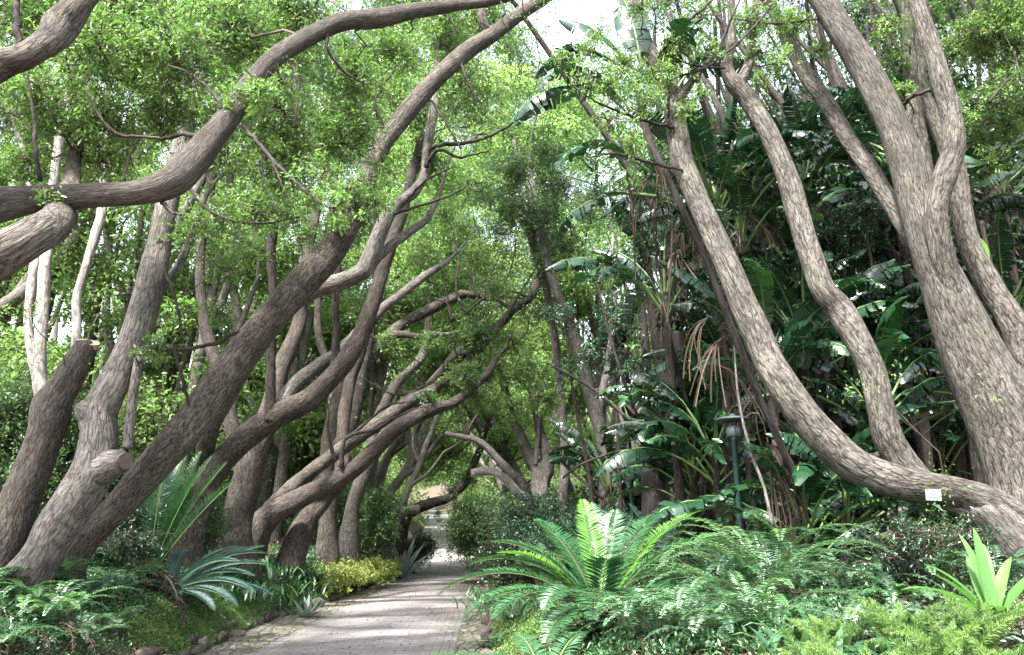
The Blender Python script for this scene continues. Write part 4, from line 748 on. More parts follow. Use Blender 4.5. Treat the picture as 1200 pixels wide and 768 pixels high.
# ------------------------------------------------------------------ fronds and paddles
def arc(base, az, e0, e1, L, K, pw=1.0, side=0.0):
    """curved rachis: elevation runs e0 -> e1"""
    t = np.linspace(0, 1, K); e = e0 + (e1 - e0) * t ** pw; a = az + side * t
    d = np.stack([np.cos(e) * np.cos(a), np.cos(e) * np.sin(a), np.sin(e)], 1); st = L / (K - 1)
    p = np.vstack([[0, 0, 0], np.cumsum(d[:-1] * st, 0)]) + base; return p, d
def frond(mb, base, az, e0, e1, L, ll, lw, pairs, vee=.45, fwd=.5, bare=.12, pw=1.2, side=0.0, droop=.1, rnd=None, R=rng, taper=1.0, jit=.06, r0=.006, miss=0.0):
    K = pairs + 1; p, d = arc(base, az, e0, e1, L, K, pw, side)
    sd = nrm(np.cross(d, [0, 0, 1.])) ; up = np.cross(sd, d)
    t = np.linspace(0, 1, K); k0 = int(bare * K); tt = t[k0:]
    prof_ = np.clip(np.sin(np.clip((tt - bare * .6) / (1.03 - bare * .6), 0, 1) * PI * .93 + .2) ** .7, .12, 1) * (1 - (1 - taper) * tt)
    for s in (-1, 1):
        dd = nrm(sd[k0:] * s * math.cos(fwd) + d[k0:] * math.sin(fwd) + up[k0:] * math.sin(vee) * .8 + R.normal(size=(len(tt), 3)) * jit)
        nn = nrm(up[k0:] - sd[k0:] * s * math.sin(vee) * .6)
        keep = R.random(len(tt)) >= miss
        rr = (R.random(len(tt)) * .5 + .25 if rnd is None else np.clip(rnd + R.normal(0, .12, len(tt)), 0, 1))
        leaves(mb, p[k0:][keep], dd[keep], nn[keep], (ll * prof_ * R.uniform(.9, 1.08, len(tt)))[keep], lw, 0, rr[keep], bend=droop)
    step = max(1, K // 10); q = p[::step] if (K - 1) % step == 0 else np.vstack([p[::step], p[-1:]])
    rr = np.linspace(r0, r0 * .3, len(q)); V, f, bk, tr = tube(q, rr, 4, lump=0, cap=False); mb.add(V, f, 1, rnd=.7)
rachis_g = plain('green_rachis', (.10, .17, .05), .5); rachis_b = plain('brown_rachis', (.07, .075, .035), .7); rachis_d = plain('blue_rachis', (.12, .17, .13), .5)
def sub(name, mb, mats, root, label=None):
    o = mb.build(name, mats, root)
    if label: o['label'] = label
    return o
def on(px, py, Y=None, dz=0.0):
    """ground point under a pixel (marching along the ray)"""
    if Y is None:
        q = P(px, py, 1.0); yy = np.arange(2.2, 60, .03); xx = q[0] * yy; zz = CAMZ + (q[2] - CAMZ) * yy
        hit = np.nonzero(gz(xx, yy) >= zz)[0]; Y = float(yy[hit[0]]) if len(hit) else 60.0
    x = P(px, py, Y)[0]; return (float(x), float(Y), float(gz(x, Y)) + dz)
def cycad(label, base, fr, leaf, rac, ll, lw, pairs, trunk_h=.25, seed=0, newleaf=None, r0=.012, **k):
    R = np.random.default_rng(seed); t = thing('cycad', label, 'cycad', base); b = np.array(base)
    mb = MB(); p = np.array([b + [0, 0, -.1], b + [0, 0, trunk_h * .6], b + [0, 0, trunk_h]]); pp, rr = spline(p, [.16, .15, .08]); add_tube(mb, pp, rr, 16, lump=.15, seed=seed); mb.build('caudex', [M['bark_dark']], t)
    top = b + [0, 0, trunk_h]
    for f in fr:
        az, e0, e1, L = f[:4]; new = len(f) > 4 and f[4]
        mb = MB(); frond(mb, top + [math.cos(az) * .05, math.sin(az) * .05, -.02], az, e0, e1, L, ll * (.8 if new else 1), lw, pairs, R=R, r0=r0, rnd=None, **k)
        sub('frond', mb, [Lf[newleaf if new else leaf], rachis_b if new else rac], t, 'fresh lime-green frond' if new else None)
    for q in range(3): mb = MB(); frond(mb, top, R.uniform(0, 6.28), D(R.uniform(0, 25)), D(-70), fr[0][3] * R.uniform(.5, .7), ll * .7, lw, pairs // 2, vee=.1, fwd=.8, R=R, r0=r0, jit=.3, droop=.3, miss=.35); sub('frond', mb, [Lf['dead'], rachis_b], t, 'withered brown frond')
    return t
D = math.radians
# centre cycad, 40-odd fronds; azimuth 0 = right, -90 = towards the camera
cb = on(705, 745)
R = np.random.default_rng(5)
fr = [(D(178), D(42), D(-38), 1.75), (D(196), D(35), D(-45), 1.5), (D(160), D(50), D(-20), 1.55), (D(150), D(52), D(-5), 1.35, True), (D(130), D(66), D(20), 1.35), (D(100), D(78), D(45), 1.3, True), (D(70), D(75), D(30), 1.3), (D(45), D(66), D(12), 1.55), (D(28), D(58), D(12), 1.75, True), (D(18), D(50), D(-12), 1.6), (D(5), D(40), D(-30), 1.5), (D(-15), D(38), D(-35), 1.3), (D(-40), D(42), D(-35), 1.1), (D(-70), D(45), D(-40), 1.0), (D(-100), D(42), D(-45), 1.05), (D(-125), D(45), D(-40), 1.1), (D(-150), D(38), D(-45), 1.3), (D(-165), D(28), D(-40), 1.4), (D(115), D(60), D(5), 1.4), (D(80), D(62), D(5), 1.5), (D(60), D(50), D(-10), 1.4), (D(140), D(45), D(-20), 1.4), (D(-5), D(58), D(0), 1.45), (D(170), D(60), D(0), 1.35), (D(-120), D(20), D(-40), 1.2), (D(-90), D(65), D(0), 1.0), (D(-60), D(18), D(-35), 1.1), (D(90), D(70), D(30), 1.45)]
cycad('lush cycad with arching glossy fronds and a few fresh lime-green ones beside the path', cb, fr, 'cycad', rachis_b, .23, .019, 74, .22, 5, 'cycadnew', vee=.4, fwd=.42, droop=.10, r0=.007)
# frond sweeping over the path at the bottom edge: small cycad in front
cb2 = on(640, 790, 6.9)
cycad('small cycad low at the path edge whose ribbed frond pokes over the paving', cb2, [(D(172), D(30), D(-8), .95), (D(150), D(35), D(-10), .7), (D(195), D(25), D(-25), .8), (D(20), D(40), D(-20), .8), (D(60), D(50), D(-5), .8), (D(110), D(50), D(0), .7), (D(-40), D(30), D(-20), .7)], 'cycad', rachis_g, .15, .02, 34, .1, 6, None, vee=.3, fwd=.3)
cb3 = on(560, 668, 17)
# left cycad
lb = on(172, 690)
fr = [(D(75), D(84), D(66), 1.9), (D(100), D(86), D(74), 1.75), (D(50), D(80), D(62), 1.8), (D(30), D(76), D(60), 1.75), (D(8), D(68), D(52), 1.75), (D(120), D(80), D(66), 1.6), (D(165), D(76), D(60), 1.5), (D(-10), D(74), D(60), 1.5), (D(60), D(84), D(72), 1.6), (D(-60), D(84), D(70), 1.5), (D(178), D(66), D(45), 1.3), (D(-2), D(58), D(42), 1.6)]
t = cycad('cycad with tall upright dark green fronds under the massive leaning trunk', lb, fr, 'cycad', rachis_g, .27, .019, 66, .2, 8, None, vee=.5, fwd=.55, droop=.08)
lb2 = on(196, 706)
fr = [(D(8), D(38), D(-12), 1.35), (D(-4), D(34), D(-18), 1.2), (D(18), D(48), D(-8), 1.35), (D(28), D(42), D(8), 1.35), (D(-16), D(24), D(-28), 1.35), (D(-26), D(14), D(-32), 1.25), (D(-36), D(6), D(-30), 1.05), (D(40), D(54), D(0), 1.2), (D(-60), D(20), D(-30), .8), (D(170), D(40), D(-20), .8), (D(200), D(25), D(-20), .7), (D(-100), D(30), D(-25), .7), (D(100), D(60), D(10), .9), (D(2), D(16), D(-24), 1.4), (D(-12), D(50), D(-10), 1.1)]
cycad('blue-grey cycad with stiff fronds fanning out to the right above the left bed', lb2, fr, 'blue', rachis_d, .16, .017, 66, .15, 9, None, vee=.7, fwd=.65, droop=.1, jit=.03)
# background cycad tufts behind the centre one
for i, (px, Y, L, lab) in enumerate([(700, 11.5, 1.1, 'dark upright-fronded cycad just behind the lush cycad'), (775, 11.8, 1.15, 'dark cycad with blue-tinted upright fronds in front of the black forked trunk'), (640, 13.5, 1.0, 'shaded low cycad left of the slim pale trunk')]):
    b = on(px, 640, Y); R = np.random.default_rng(60 + i)
    fr = [(D(a + R.uniform(-12, 12)), D(R.uniform(58, 80)), D(R.uniform(-5, 50)), L * R.uniform(.8, 1.1)) for a in range(0, 360, 24)]
    cycad(lab, b, fr, ('cycad', 'blue', 'cycad')[i], rachis_g, .17, .016, 40, .15, 60 + i, None, vee=.45, fwd=.5)

# ferns ------------------------------------------------------------
def fern(label, base, n=16, L=.8, leaf='fern', seed=0, ll=.075, lw=.014, pairs=38, e=(40, 80), group=None, az=(0, 360), fwd=.25, hang=(-50, -15)):
    R = np.random.default_rng(seed); t = thing('fern', label, 'fern', base, group); mb = MB()
    for i in range(n):
        a = az[0] + (az[1] - az[0]) * (i + R.uniform(0, .9)) / n
        frond(mb, np.array(base) + [R.normal() * .03, R.normal() * .03, .02], D(a), D(R.uniform(*e)), D(R.uniform(*hang)), L * R.uniform(.65, 1.1), ll * R.uniform(.8, 1.1), lw, pairs, vee=.12, fwd=fwd, bare=.1, side=R.uniform(-.4, .4), R=R, r0=.004, rnd=R.uniform(.1, .9), jit=.11, droop=.12, miss=.06)
    mb.build('fronds', [Lf[leaf], rachis_b], t); mb = MB()
    for i in range(max(2, n // 7)): frond(mb, np.array(base) + [0, 0, .02], R.uniform(0, 6.28), D(R.uniform(20, 60)), D(R.uniform(-85, -50)), L * R.uniform(.6, .95), ll * .8, lw, pairs, vee=.1, fwd=fwd + .3, side=R.uniform(-.6, .6), R=R, r0=.004, jit=.3, droop=.3, miss=.3)
    mb.build('withered_fronds', [Lf['dead'], rachis_b], t); return t
fspec = [
 ('pale green sword fern at the left edge below the pinkish trunk', (12, 665, 7.4), 20, .75), ('bright fern arching in front of the grey trunk\'s foot', (85, 668, 7.7), 18, .62), ('fern with drooping pale fronds low at the left edge', (25, 715, 6.4), 20, .75),
 ('fern with pale spread tips at the middle of the left fern bank', (105, 712, 7.0), 18, .55), ('fern under the upright cycad with narrow stiff fronds', (150, 690, 8.4), 16, .5), ('dark fern in the bottom left corner', (10, 790, 5.2), 16, .6), ('small dark fern hanging over the brown litter slope', (130, 745, 6.6), 12, .42),
 ('fern between the two leaning left trunks', (95, 650, 9.0), 12, .5),
 ('tall sword fern right of the lush cycad', (845, 705, 7.2), 28, 1.25), ('dense sword fern with steep upright fronds under the lamp post', (880, 665, 8.2), 28, 1.3), ('sword fern in front of the dark hollow at the centre right', (905, 720, 6.2), 26, 1.1), ('sword fern between lush cycad and tall sword fern', (800, 735, 6.6), 22, .95),
 ('fern with zigzag leaflets in the dark hollow below the plaque', (1020, 690, 6.5), 12, .6), ('fern beside the broad lime leaves', (1090, 700, 5.8), 14, .6), ('hanging fern on the slope under the lowest limb', (960, 640, 8.0), 16, .8), ('pale fern at the foot of the labelled tree', (1180, 690, 6.4), 14, .6), ('broad fern in front of the tall sword fern', (860, 735, 6.2), 22, .9), ('fern filling the slope between sword ferns and foxtails', (920, 755, 5.4), 20, .75), ('fern between the lush cycad and the foxtail ferns', (770, 760, 6.4), 20, .7), ('pale fern just left of the dark hollow', (940, 690, 6.8), 20, .9), ('fern under the small leafy creeper bush', (1050, 715, 5.6), 16, .6),
 ('arching fern high on the bank behind the sword ferns', (920, 620, 9.0), 22, 1.2), ('big fern behind the tall sword fern', (840, 640, 9.2), 22, 1.2), ('fern beneath the lowest limb near the lamp post', (985, 655, 8.0), 18, 1.0), ('fern among the foxtails at the bottom edge', (1000, 765, 4.6), 14, .5),
 ('fern spilling over the left bank, lowest of the pale group', (60, 745, 6.2), 20, .65), ('fern at the far left under the sword fern', (-10, 690, 6.6), 18, .8), ('yellow-tipped fern between pale group and upright cycad', (140, 700, 7.6), 16, .6), ('fern left of the pale spread tips', (65, 695, 7.0), 20, .7), ('fern beside the foot of the massive trunk', (120, 665, 8.6), 16, .6), ('dark fern low on the litter slope', (90, 770, 5.6), 14, .5),
 ('fern in front of the lush cycad at the bottom edge', (745, 775, 6.0), 20, .7), ('bluish fern low between the small cycad and the lush cycad', (680, 775, 6.4), 18, .6), ('fern at the bottom edge below the tall sword fern', (830, 775, 5.4), 22, .75), ('fern at the bottom edge left of the foxtail ferns', (890, 780, 5.0), 20, .7), ('fern with upright tips right of the lush cycad', (800, 690, 7.4), 24, 1.0), ('fern behind the small leafy creeper bush', (1010, 650, 7.6), 18, .9),
 ('fern at the path edge beside the small cycad', (600, 735, 8.8), 14, .45), ('fern tuft by the paving beneath the arching fronds', (580, 700, 10.6), 14, .5),
]
for i, (lab, (px, py, Y), n, L) in enumerate(fspec):
    bb = on(px, min(py, 760)); sc_ = bb[1] / Y if bb[1] < Y * 1.6 else 1; bb = bb if bb[1] < Y * 1.6 else on(px, py, Y); L = L * min(sc_, 1.25)
    fern(lab, bb, n, L * (1 + .25 * math.sin(i * 2.1)) * (.62 if px < 160 and py < 700 else 1), 'fern' if i % 3 else 'fernpale', 300 + i, e=((40, 80), (55, 86), (30, 70))[i % 3], ll=.055 + .03 * L, pairs=int(26 + 22 * L))
# foxtail ferns, bottom right ---------------------------------------
def foxtail(label, base, n=14, L=.45, seed=0):
    R = np.random.default_rng(seed); t = thing('foxtail_fern', label, 'foxtail fern', base, 'foxtail ferns along the bottom right'); mb = MB()
    for i in range(n):
        a = R.uniform(0, 2 * PI); p, d = arc(np.array(base), a, D(R.uniform(55, 88)), D(R.uniform(-20, 50)), L * R.uniform(.6, 1.15), 60, 1.3)
        m = 9; q = np.repeat(p, m, 0); dd = np.repeat(d, m, 0); rd = nrm(R.normal(size=q.shape)); rd = nrm(rd - dd * np.sum(rd * dd, 1, keepdims=True) * .8)
        tt = np.repeat(np.linspace(0, 1, 60), m); ln = .055 * np.clip(np.sin(tt * PI * .9 + .25), .15, 1)
        tn = R.uniform(.2, .8)
        leaves(mb, q, rd + dd * .6, nrm(R.normal(size=q.shape)), ln, .0042, 0, np.clip(tn + R.normal(0, .15, len(q)), 0, 1), bend=0)
        V, f, bk, tr = tube(p[::6], np.linspace(.004, .002, 10), 4, lump=0, cap=False); mb.add(V, f, 1, rnd=.5)
    mb.build('plumes', [Lf['fox'], rachis_g], t)
for i, (px, py, Y, L, lab) in enumerate([(1020, 780, 4.0, .42, 'fluffy yellow-green foxtail fern at the bottom edge below the dark hollow'), (1110, 760, 4.2, .42, 'bright foxtail fern just left of the broad lime leaves at the bottom'), (1180, 790, 3.8, .38, 'foxtail fern filling the bottom right corner'), (1055, 735, 5.0, .36, 'foxtail fern behind the bottom row, in front of the zigzag fern'), (945, 775, 4.6, .34, 'paler foxtail fern at the bottom, left of the others'), (1150, 745, 4.7, .34, 'foxtail fern directly under the broad lime leaves'), (975, 740, 5.2, .3, 'small foxtail fern at the lip of the dark hollow')]):
    foxtail(lab, on(px, py, Y), 22, L * 1.1, 400 + i)
# broad strap leaves --------------------------------------------------
def blade(mb, base, az, e0, e1, L, W, K=9, pw=1.5, shape=.9, fold=.25, rnd=.5, side=0.0, twist=0.0, mat=0):
    p, d = arc(np.array(base), az, e0, e1, L, K, pw, side); sd = nrm(np.cross(d, [0, 0, 1.])); up = np.cross(sd, d)
    t = np.linspace(0, 1, K); w = W * .5 * np.clip(np.sin(np.clip(t * shape + (1 - shape) * .6, 0, 1) * PI) ** .8, .0, 1); w[-1] = .002; w[0] = max(w[0], W * .12)
    tw = twist * t; s2 = sd * np.cos(tw)[:, None] + up * np.sin(tw)[:, None]; u2 = np.cross(s2, d)
    v = np.stack([p - s2 * w[:, None] + u2 * w[:, None] * fold, p, p + s2 * w[:, None] + u2 * w[:, None] * fold], 1).reshape(-1, 3)
    i = np.arange(K - 1)[:, None] * 3; f = np.concatenate([i + [0, 1, 4, 3], i + [1, 2, 5, 4]], 1).reshape(-1, 4); mb.add(v, f, mat, rnd=rnd)
base = on(1162, 705, 5.2); base = (base[0], base[1], base[2] + .12)
t = thing('agave', 'broad-leaved lime-green rosette plant with upright pointed leaves at the right edge', 'plant', base)
for i, (az, e0, e1, L, W) in enumerate([(182, 38, -18, .62, .085), (150, 58, 18, .5, .085), (115, 80, 60, .56, .085), (92, 84, 78, .58, .08), (60, 72, 40, .54, .08), (35, 58, 30, .52, .08), (10, 45, 15, .6, .1), (-20, 35, 5, .5, .1), (205, 28, -5, .45, .1), (230, 30, 0, .4, .1), (170, 50, 25, .45, .1), (-60, 30, 5, .38, .1), (-90, 28, 0, .35, .1), (80, 62, 30, .5, .11), (255, 30, 0, .36, .1)]):
    mb = MB(); blade(mb, base, D(az), D(e0), D(e1), L, W, 11, 1.6, .88, .3, rng.uniform(.2, .9)); sub('leaf', mb, [Lf['lime']], t)
# blue agave by the bend, silver aloe in the left bed
def rosette(name, label, base, n, L, W, leaf, seed, cat='agave'):
    R = np.random.default_rng(seed); t = thing(name, label, cat, base); mb = MB()
    for i in range(n): blade(mb, base, i * 2.4 + R.uniform(-.2, .2), D(R.uniform(20, 75)), D(R.uniform(0, 60)), L * R.uniform(.7, 1.1), W, 6, 1.3, .85, .4, R.uniform(.3, 1))
    mb.build('leaves', [Lf[leaf]], t)
silver = leafmat('silver_leaf', [(0, (.16, .24, .22)), (1, (.42, .50, .48))], .1, .45); Lf['silver'] = silver
rosette('agave', 'silvery blue spiky agave on the left just before the bend', on(472, 655, 27.5), 30, 1.5, .14, 'silver', 1)
rosette('agave', 'small pale aloe rosette among ground leaves near the log edging', on(361, 697, 15.2), 22, .45, .06, 'silver', 2)
rosette('agave', 'narrow pale-leaved clump low in the left bed below the cycad', on(170, 728, 7.6), 9, .45, .035, 'silver', 3)

# shrubs --------------------------------------------------------------
def shrub(label, base, r, leaf, L, tau, seed, n=9, cat='shrub', asp=.45, spread=1.0, name='shrub', group=None):
    R = np.random.default_rng(seed); t = thing(name, label, cat, base, group); b = np.array(base)
    st = MB(); hp = []
    for k in range(5):
        e = b + [R.uniform(-.6, .6) * r[0], R.uniform(-.6, .6) * r[1], r[2] * R.uniform(.8, 1.5)]; pp, rr = spline([b + [0, 0, -.05], .5 * (b + e) + R.normal(size=3) * .08 * r[0], e], [.02 * r[0] + .008, .014 * r[0] + .006, .006]); add_tube(st, pp, rr, 6, lump=0.05, seed=k); hp.append((pp, rr))
    st.build('stems', [M['bark_dark']], t); bl = []
    for k in range(n):
        c = b + [R.uniform(-.75, .75) * r[0] * spread, R.uniform(-.75, .75) * r[1], r[2] * R.uniform(.35, 1.45)]; q = R.uniform(.4, .6); bl.append((c, (r[0] * q, r[1] * q, r[2] * q), R.uniform(.8, 1.2)))
    mb = MB(); foliage(mb, bl, L, tau, (np.vstack([h[0] for h in hp]), np.concatenate([h[1] for h in hp])), seed=seed, asp=asp, per=18, tw=.004); mb.build('foliage', [Lf[leaf], M['twig']], t); return t
shrub('rounded dark green bush standing behind the yellow shrub', on(418, 640, 25.5), (1.5, 1.4, 1.25), 'mid', .09, 1.2, 1, 14)
shrub('dark low bush at the left of the bend beside the agave', on(486, 645, 31), (.8, .9, .8), 'dark', .09, 1.4, 2, 10)
t = shrub('bright yellow-leaved low shrub above the far row of stones', on(414, 668, 21.5), (.85, 3.2, .36), 'yellow', .07, 1.4, 3, 30)
shrub('leafy overhanging bush that hides the path bend from the right', on(578, 640, 25), (1.5, 1.4, 1.35), 'mid', .085, .8, 4, 20)
shrub('overhanging spray of pale leaves above the far end of the path', on(588, 640, 27), (1.6, 1.4, 1.7), 'mid', .09, .8, 5, 14)
shrub('dark glossy bush left of the slim pale trunk', on(640, 620, 17.5), (1.1, 1.2, 1.0), 'gloss', .06, 1.2, 6, 14)
shrub('dark glossy bush right of the bare mossy limb', on(610, 620, 19), (1.0, 1.0, .8), 'dark', .06, 1.2, 7, 12)
shrub('glossy bush below the slim pale trunk', on(680, 620, 15.5), (1.1, 1.0, .8), 'gloss', .06, 1.2, 8, 12)
shrub('small-leaved green shrub at the left edge beside the pinkish trunk', on(8, 600, 11.5), (1.2, 1, 1.6), 'mid', .06, 1.0, 9, 12)
shrub('dark shrub between the pinkish trunk and the grey leaning trunk', on(75, 600, 11.8), (1.0, .9, 1.1), 'dark', .055, 1.2, 10, 12)
shrub('small dark shrub at the foot of the massive brown trunk', on(125, 640, 11.5), (.9, .7, .5), 'dark', .05, 1.1, 16, 9)
shrub('green shrub behind the upright cycad', on(200, 600, 14), (1.0, .8, .8), 'mid', .06, 1.0, 12, 10)
shrub('small leafy creeper bush under the plaque limb', on(1060, 640, 7.4), (.6, .4, .4), 'dark', .04, .5, 13, 9)
shrub('small green shrub in the fork of the labelled tree', on(1075, 560, 9.2), (.5, .4, .55), 'mid', .04, .9, 14, 8)
shrub('sprawling shrub under the black forked trunk', on(800, 640, 12.8), (1.0, .6, .5), 'dark', .06, 1.0, 15, 9)
# clumps of strappy clivia along the beds
def clump(label, base, n, L, W, leaf, seed, group, r=.25):
    R = np.random.default_rng(seed); t = thing('strap_leaf_clump', label, 'plant', base, group); mb = MB()
    for i in range(n):
        o = np.array(base) + [R.normal() * r, R.normal() * r, 0]; blade(mb, o, R.uniform(0, 2 * PI), D(R.uniform(40, 85)), D(R.uniform(-50, 20)), L * R.uniform(.6, 1.1), W, 6, 1.4, .9, .3, R.uniform(.1, 1))
    mb.build('leaves', [Lf[leaf]], t)
R = np.random.default_rng(77)
for i, (px, py) in enumerate([(262, 668), (285, 672), (305, 664), (325, 668), (345, 664), (300, 690), (322, 700), (345, 690), (338, 712), (275, 695), (365, 672), (358, 680), (250, 685)]):
    clump('strappy green clivia clump in the left bed below the leaning pair of limbs', on(px, py + 8), 46, .4, .045, 'fern', 500 + i, 'clivia clumps in the left bed')
for i, (px, Y) in enumerate([(575, 16), (590, 14.5), (605, 13), (568, 18.5), (630, 12)]):
    clump('arching strap-leaved clump along the right edge of the path', on(px, 640, Y), 44, .5, .04, 'fern', 530 + i, 'strap-leaved clumps right of the path')
for i, (px, py, Y) in enumerate([(900, 760, 5.4), (940, 745, 5.6), (1000, 755, 4.9), (1045, 765, 4.4), (960, 765, 4.9), (1085, 730, 5.2)]):
    clump('blue-green broad strap leaves standing between the foxtail ferns', on(px, py, Y), 16, .36, .05, 'fern', 550 + i, 'strap leaves between the foxtail ferns', .1)
# ground cover ---------------------------------------------------------
def cover(name, label, poly_px, n, L, leaf, seed, h=.12, asp=.4, upr=.5, clumps=60, sig=.18):
    """low leaves scattered where the listed ground pixels fall"""
    R = np.random.default_rng(seed); mb = MB(); cs = []
    for _ in range(clumps):
        x0, y0, x1, y1 = poly_px[R.integers(len(poly_px))]; cs.append(on(R.uniform(x0, x1), R.uniform(y0, y1)))
    cs = np.array(cs); c = cs[R.integers(0, len(cs), n)]; x = c[:, 0] + R.normal(0, sig, n); y = c[:, 1] + R.normal(0, sig * 1.5, n)
    ok = (x < eL(y) - offL(y) - .08) | (x > eR(y) + .5); x, y = x[ok], y[ok]; m = len(x)
    hh = R.uniform(.1, 1, m) * h * (1 + .6 * np.sin(x * 6) * np.sin(y * 5)); pos = np.stack([x, y, gz(x, y) + hh], 1)
    d = R.normal(size=(m, 3)) * [1, 1, .6] + [0, 0, upr]; leaves(mb, pos, d, R.normal(size=(m, 3)) * .6 + [0, 0, 1], L * R.uniform(.6, 1.2, m), L * asp, 0, np.clip(R.normal(.5, .22, m), 0, 1))
    return tag(mb.build(name, [Lf[leaf]]), label, None, None, 'stuff')
cover('grass', 'fine bright green grassy ground cover along the near left stones', [(190, 715, 250, 745), (285, 705, 335, 735), (255, 700, 300, 730)], 26000, .06, 'bright', 1, .09, .12, .9, 70, .16)
cover('ground_cover', 'lime-green low cover trailing over the near left stones', [(150, 720, 260, 760), (240, 700, 330, 738), (300, 690, 380, 712)], 30000, .045, 'bright', 9, .10, .35, .6, 130, .16)
cover('ground_cover', 'mixed small-leaved ground cover over the left bed', [(240, 665, 400, 700), (330, 650, 420, 690), (350, 645, 480, 668), (380, 660, 440, 685)], 30000, .075, 'fern', 2, .13, .35, .8, 160, .3)
cover('ground_cover', 'feathery green cover in the far left bed', [(350, 655, 420, 685), (400, 670, 470, 682), (440, 655, 480, 668)], 16000, .08, 'mid', 3, .14, .2, .9, 80, .3)
cover('ground_cover', 'small-leaved yellow-green cover beside the right edge of the path', [(560, 690, 640, 768), (570, 720, 700, 768), (556, 670, 600, 700)], 26000, .04, 'bright', 4, .10, .5, .6, 120, .2)
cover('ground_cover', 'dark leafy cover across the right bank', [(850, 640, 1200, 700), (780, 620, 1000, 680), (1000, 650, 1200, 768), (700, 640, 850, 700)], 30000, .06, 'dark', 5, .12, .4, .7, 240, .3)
cover('ground_cover', 'green leafy cover at the foot of the right-hand ferns', [(640, 730, 900, 768), (760, 700, 960, 768), (700, 700, 800, 740)], 26000, .06, 'fern', 8, .14, .4, .8, 160, .18)
cover('ground_cover', 'leafy cover under the ferns at the left', [(0, 650, 150, 700), (130, 680, 240, 715), (0, 690, 120, 768), (200, 650, 300, 690)], 30000, .05, 'fern', 6, .13, .35, .7, 200, .22)
def litter(n, seed):
    R = np.random.default_rng(seed); mb = MB(); y = R.uniform(3.2, 30, n) ** 1.0; s = R.random(n) < .5
    x = np.where(s, eL(y) - offL(y) - R.gamma(1.6, 1.2, n) - .05, eR(y) + .5 + R.gamma(1.8, 1.6, n)); pos = np.stack([x, y, gz(x, y) + R.uniform(.0, .03, n)], 1)
    leaves(mb, pos, R.normal(size=(n, 3)) * [1, 1, .25], R.normal(size=(n, 3)) * .35 + [0, 0, 1], R.uniform(.03, .09, n), R.uniform(.015, .035, n), 0); tag(mb.build('leaf_litter', [Lf['litter']]), 'brown fallen leaves covering the beds', None, None, 'stuff')
    mb = MB(); n = 1800; y = R.uniform(8, 40, n); x = eL(y) + (eR(y) - eL(y)) * np.where(R.random(n) < .6, R.beta(.5, .5, n), R.random(n)) * 1.24 - .28; pos = np.stack([x, y, prof(y) + .036 + 0 * y], 1)
    leaves(mb, pos, R.normal(size=(n, 3)) * [1, 1, .1], R.normal(size=(n, 3)) * .15 + [0, 0, 1], R.uniform(.03, .06, n), .02, 0); tag(mb.build('fallen_leaves', [Lf['litter']]), 'scattered fallen leaves on the paving', None, None, 'stuff')
litter(60000, 3)

# giant strelitzia ------------------------------------------------------
def paddle(mb, base, az, e0, e1, Lp, Lb, W, R, ragged=.5, rnd=None, side=0.0, roll=0.0):
    """petiole then split paddle blade"""
    K = 22; L = Lp + Lb; p, d = arc(np.array(base), az, e0, e1, L, K, 1.7, side); k0 = int(K * Lp / L)
    V, f, bk, tr = tube(p[::3], np.linspace(.022, .006, len(p[::3])), 5, lump=0, cap=False); mb.add(V, f, 1, rnd=.5)
    p, d = p[k0:], d[k0:]; n = len(p); sd = nrm(np.cross(d, [0, 0, 1.]) + 1e-6); up = np.cross(sd, d)
    sd, up = sd * math.cos(roll) + up * math.sin(roll), up * math.cos(roll) - sd * math.sin(roll)
    m = 26; tt = np.linspace(0, 1, m + 1); P_ = np.stack([np.interp(tt, np.linspace(0, 1, n), p[:, j]) for j in range(3)], 1); S_ = np.stack([np.interp(tt, np.linspace(0, 1, n), sd[:, j]) for j in range(3)], 1); U_ = np.stack([np.interp(tt, np.linspace(0, 1, n), up[:, j]) for j in range(3)], 1); D_ = np.stack([np.interp(tt, np.linspace(0, 1, n), d[:, j]) for j in range(3)], 1)
    w = W * .5 * np.clip(np.sin(tt * PI * .92 + .22), .05, 1) ** .6
    rv = R.uniform(0, 1) if rnd is None else rnd
    for s in (-1, 1):
        droop = R.uniform(.1, .5); g = 0; cut = 1
        for i in range(m):
            if cut or R.random() < ragged * .5: droop = np.clip(droop + R.normal(0, .35) * ragged, -.15, 1.5); fw = R.uniform(.05, .3); cut = 0
            a, b = P_[i], P_[i + 1]; g1 = R.random() < ragged * .45
            def pt(c, j, q, dr):
                return c + (S_[j] * s * math.cos(dr * q) - U_[j] * math.sin(dr * q) + D_[j] * fw * q) * w[j] * q
            e1_ = .78 if g1 else 1.0
            b2 = a + (b - a) * e1_
            row = [a, pt(a, i, .5, droop - .3), pt(a, i, 1, droop), b2, pt(a + (b - a) * (e1_ if g1 else 1), i + 1, .5, droop - .3), pt(a + (b - a) * (.7 if g1 else 1), i + 1, 1, droop)]
            mb.add(np.array(row), [(0, 1, 4, 3), (1, 2, 5, 4)], 0, rnd=float(np.clip(rv * .8 + R.normal(0, .06), 0, 1)))
            if g1: cut = 1
def dead_skirt(mb, c, R, n=12, L=1.2):
    for i in range(n):
        az = R.uniform(0, 2 * PI); K = 6; p, d = arc(np.array(c) + [R.normal() * .05, R.normal() * .05, R.uniform(-.5, .3)], az, D(R.uniform(-60, 10)), D(-88), L * R.uniform(.5, 1.2), K, .5)
        for q in range(9):
            off = R.normal(size=3) * .06; w = R.uniform(.003, .012); sd = nrm(np.cross(d, [math.cos(az + 1), math.sin(az + 1), .2])); tp = (np.linspace(0, 1, K) * off[:, None]).T * 2
            v = np.stack([p + tp - sd * w, p + tp + sd * w], 1).reshape(-1, 3); j = np.arange(K - 1)[:, None] * 2; mb.add(v, j + [0, 1, 3, 2], 0, rnd=R.random())
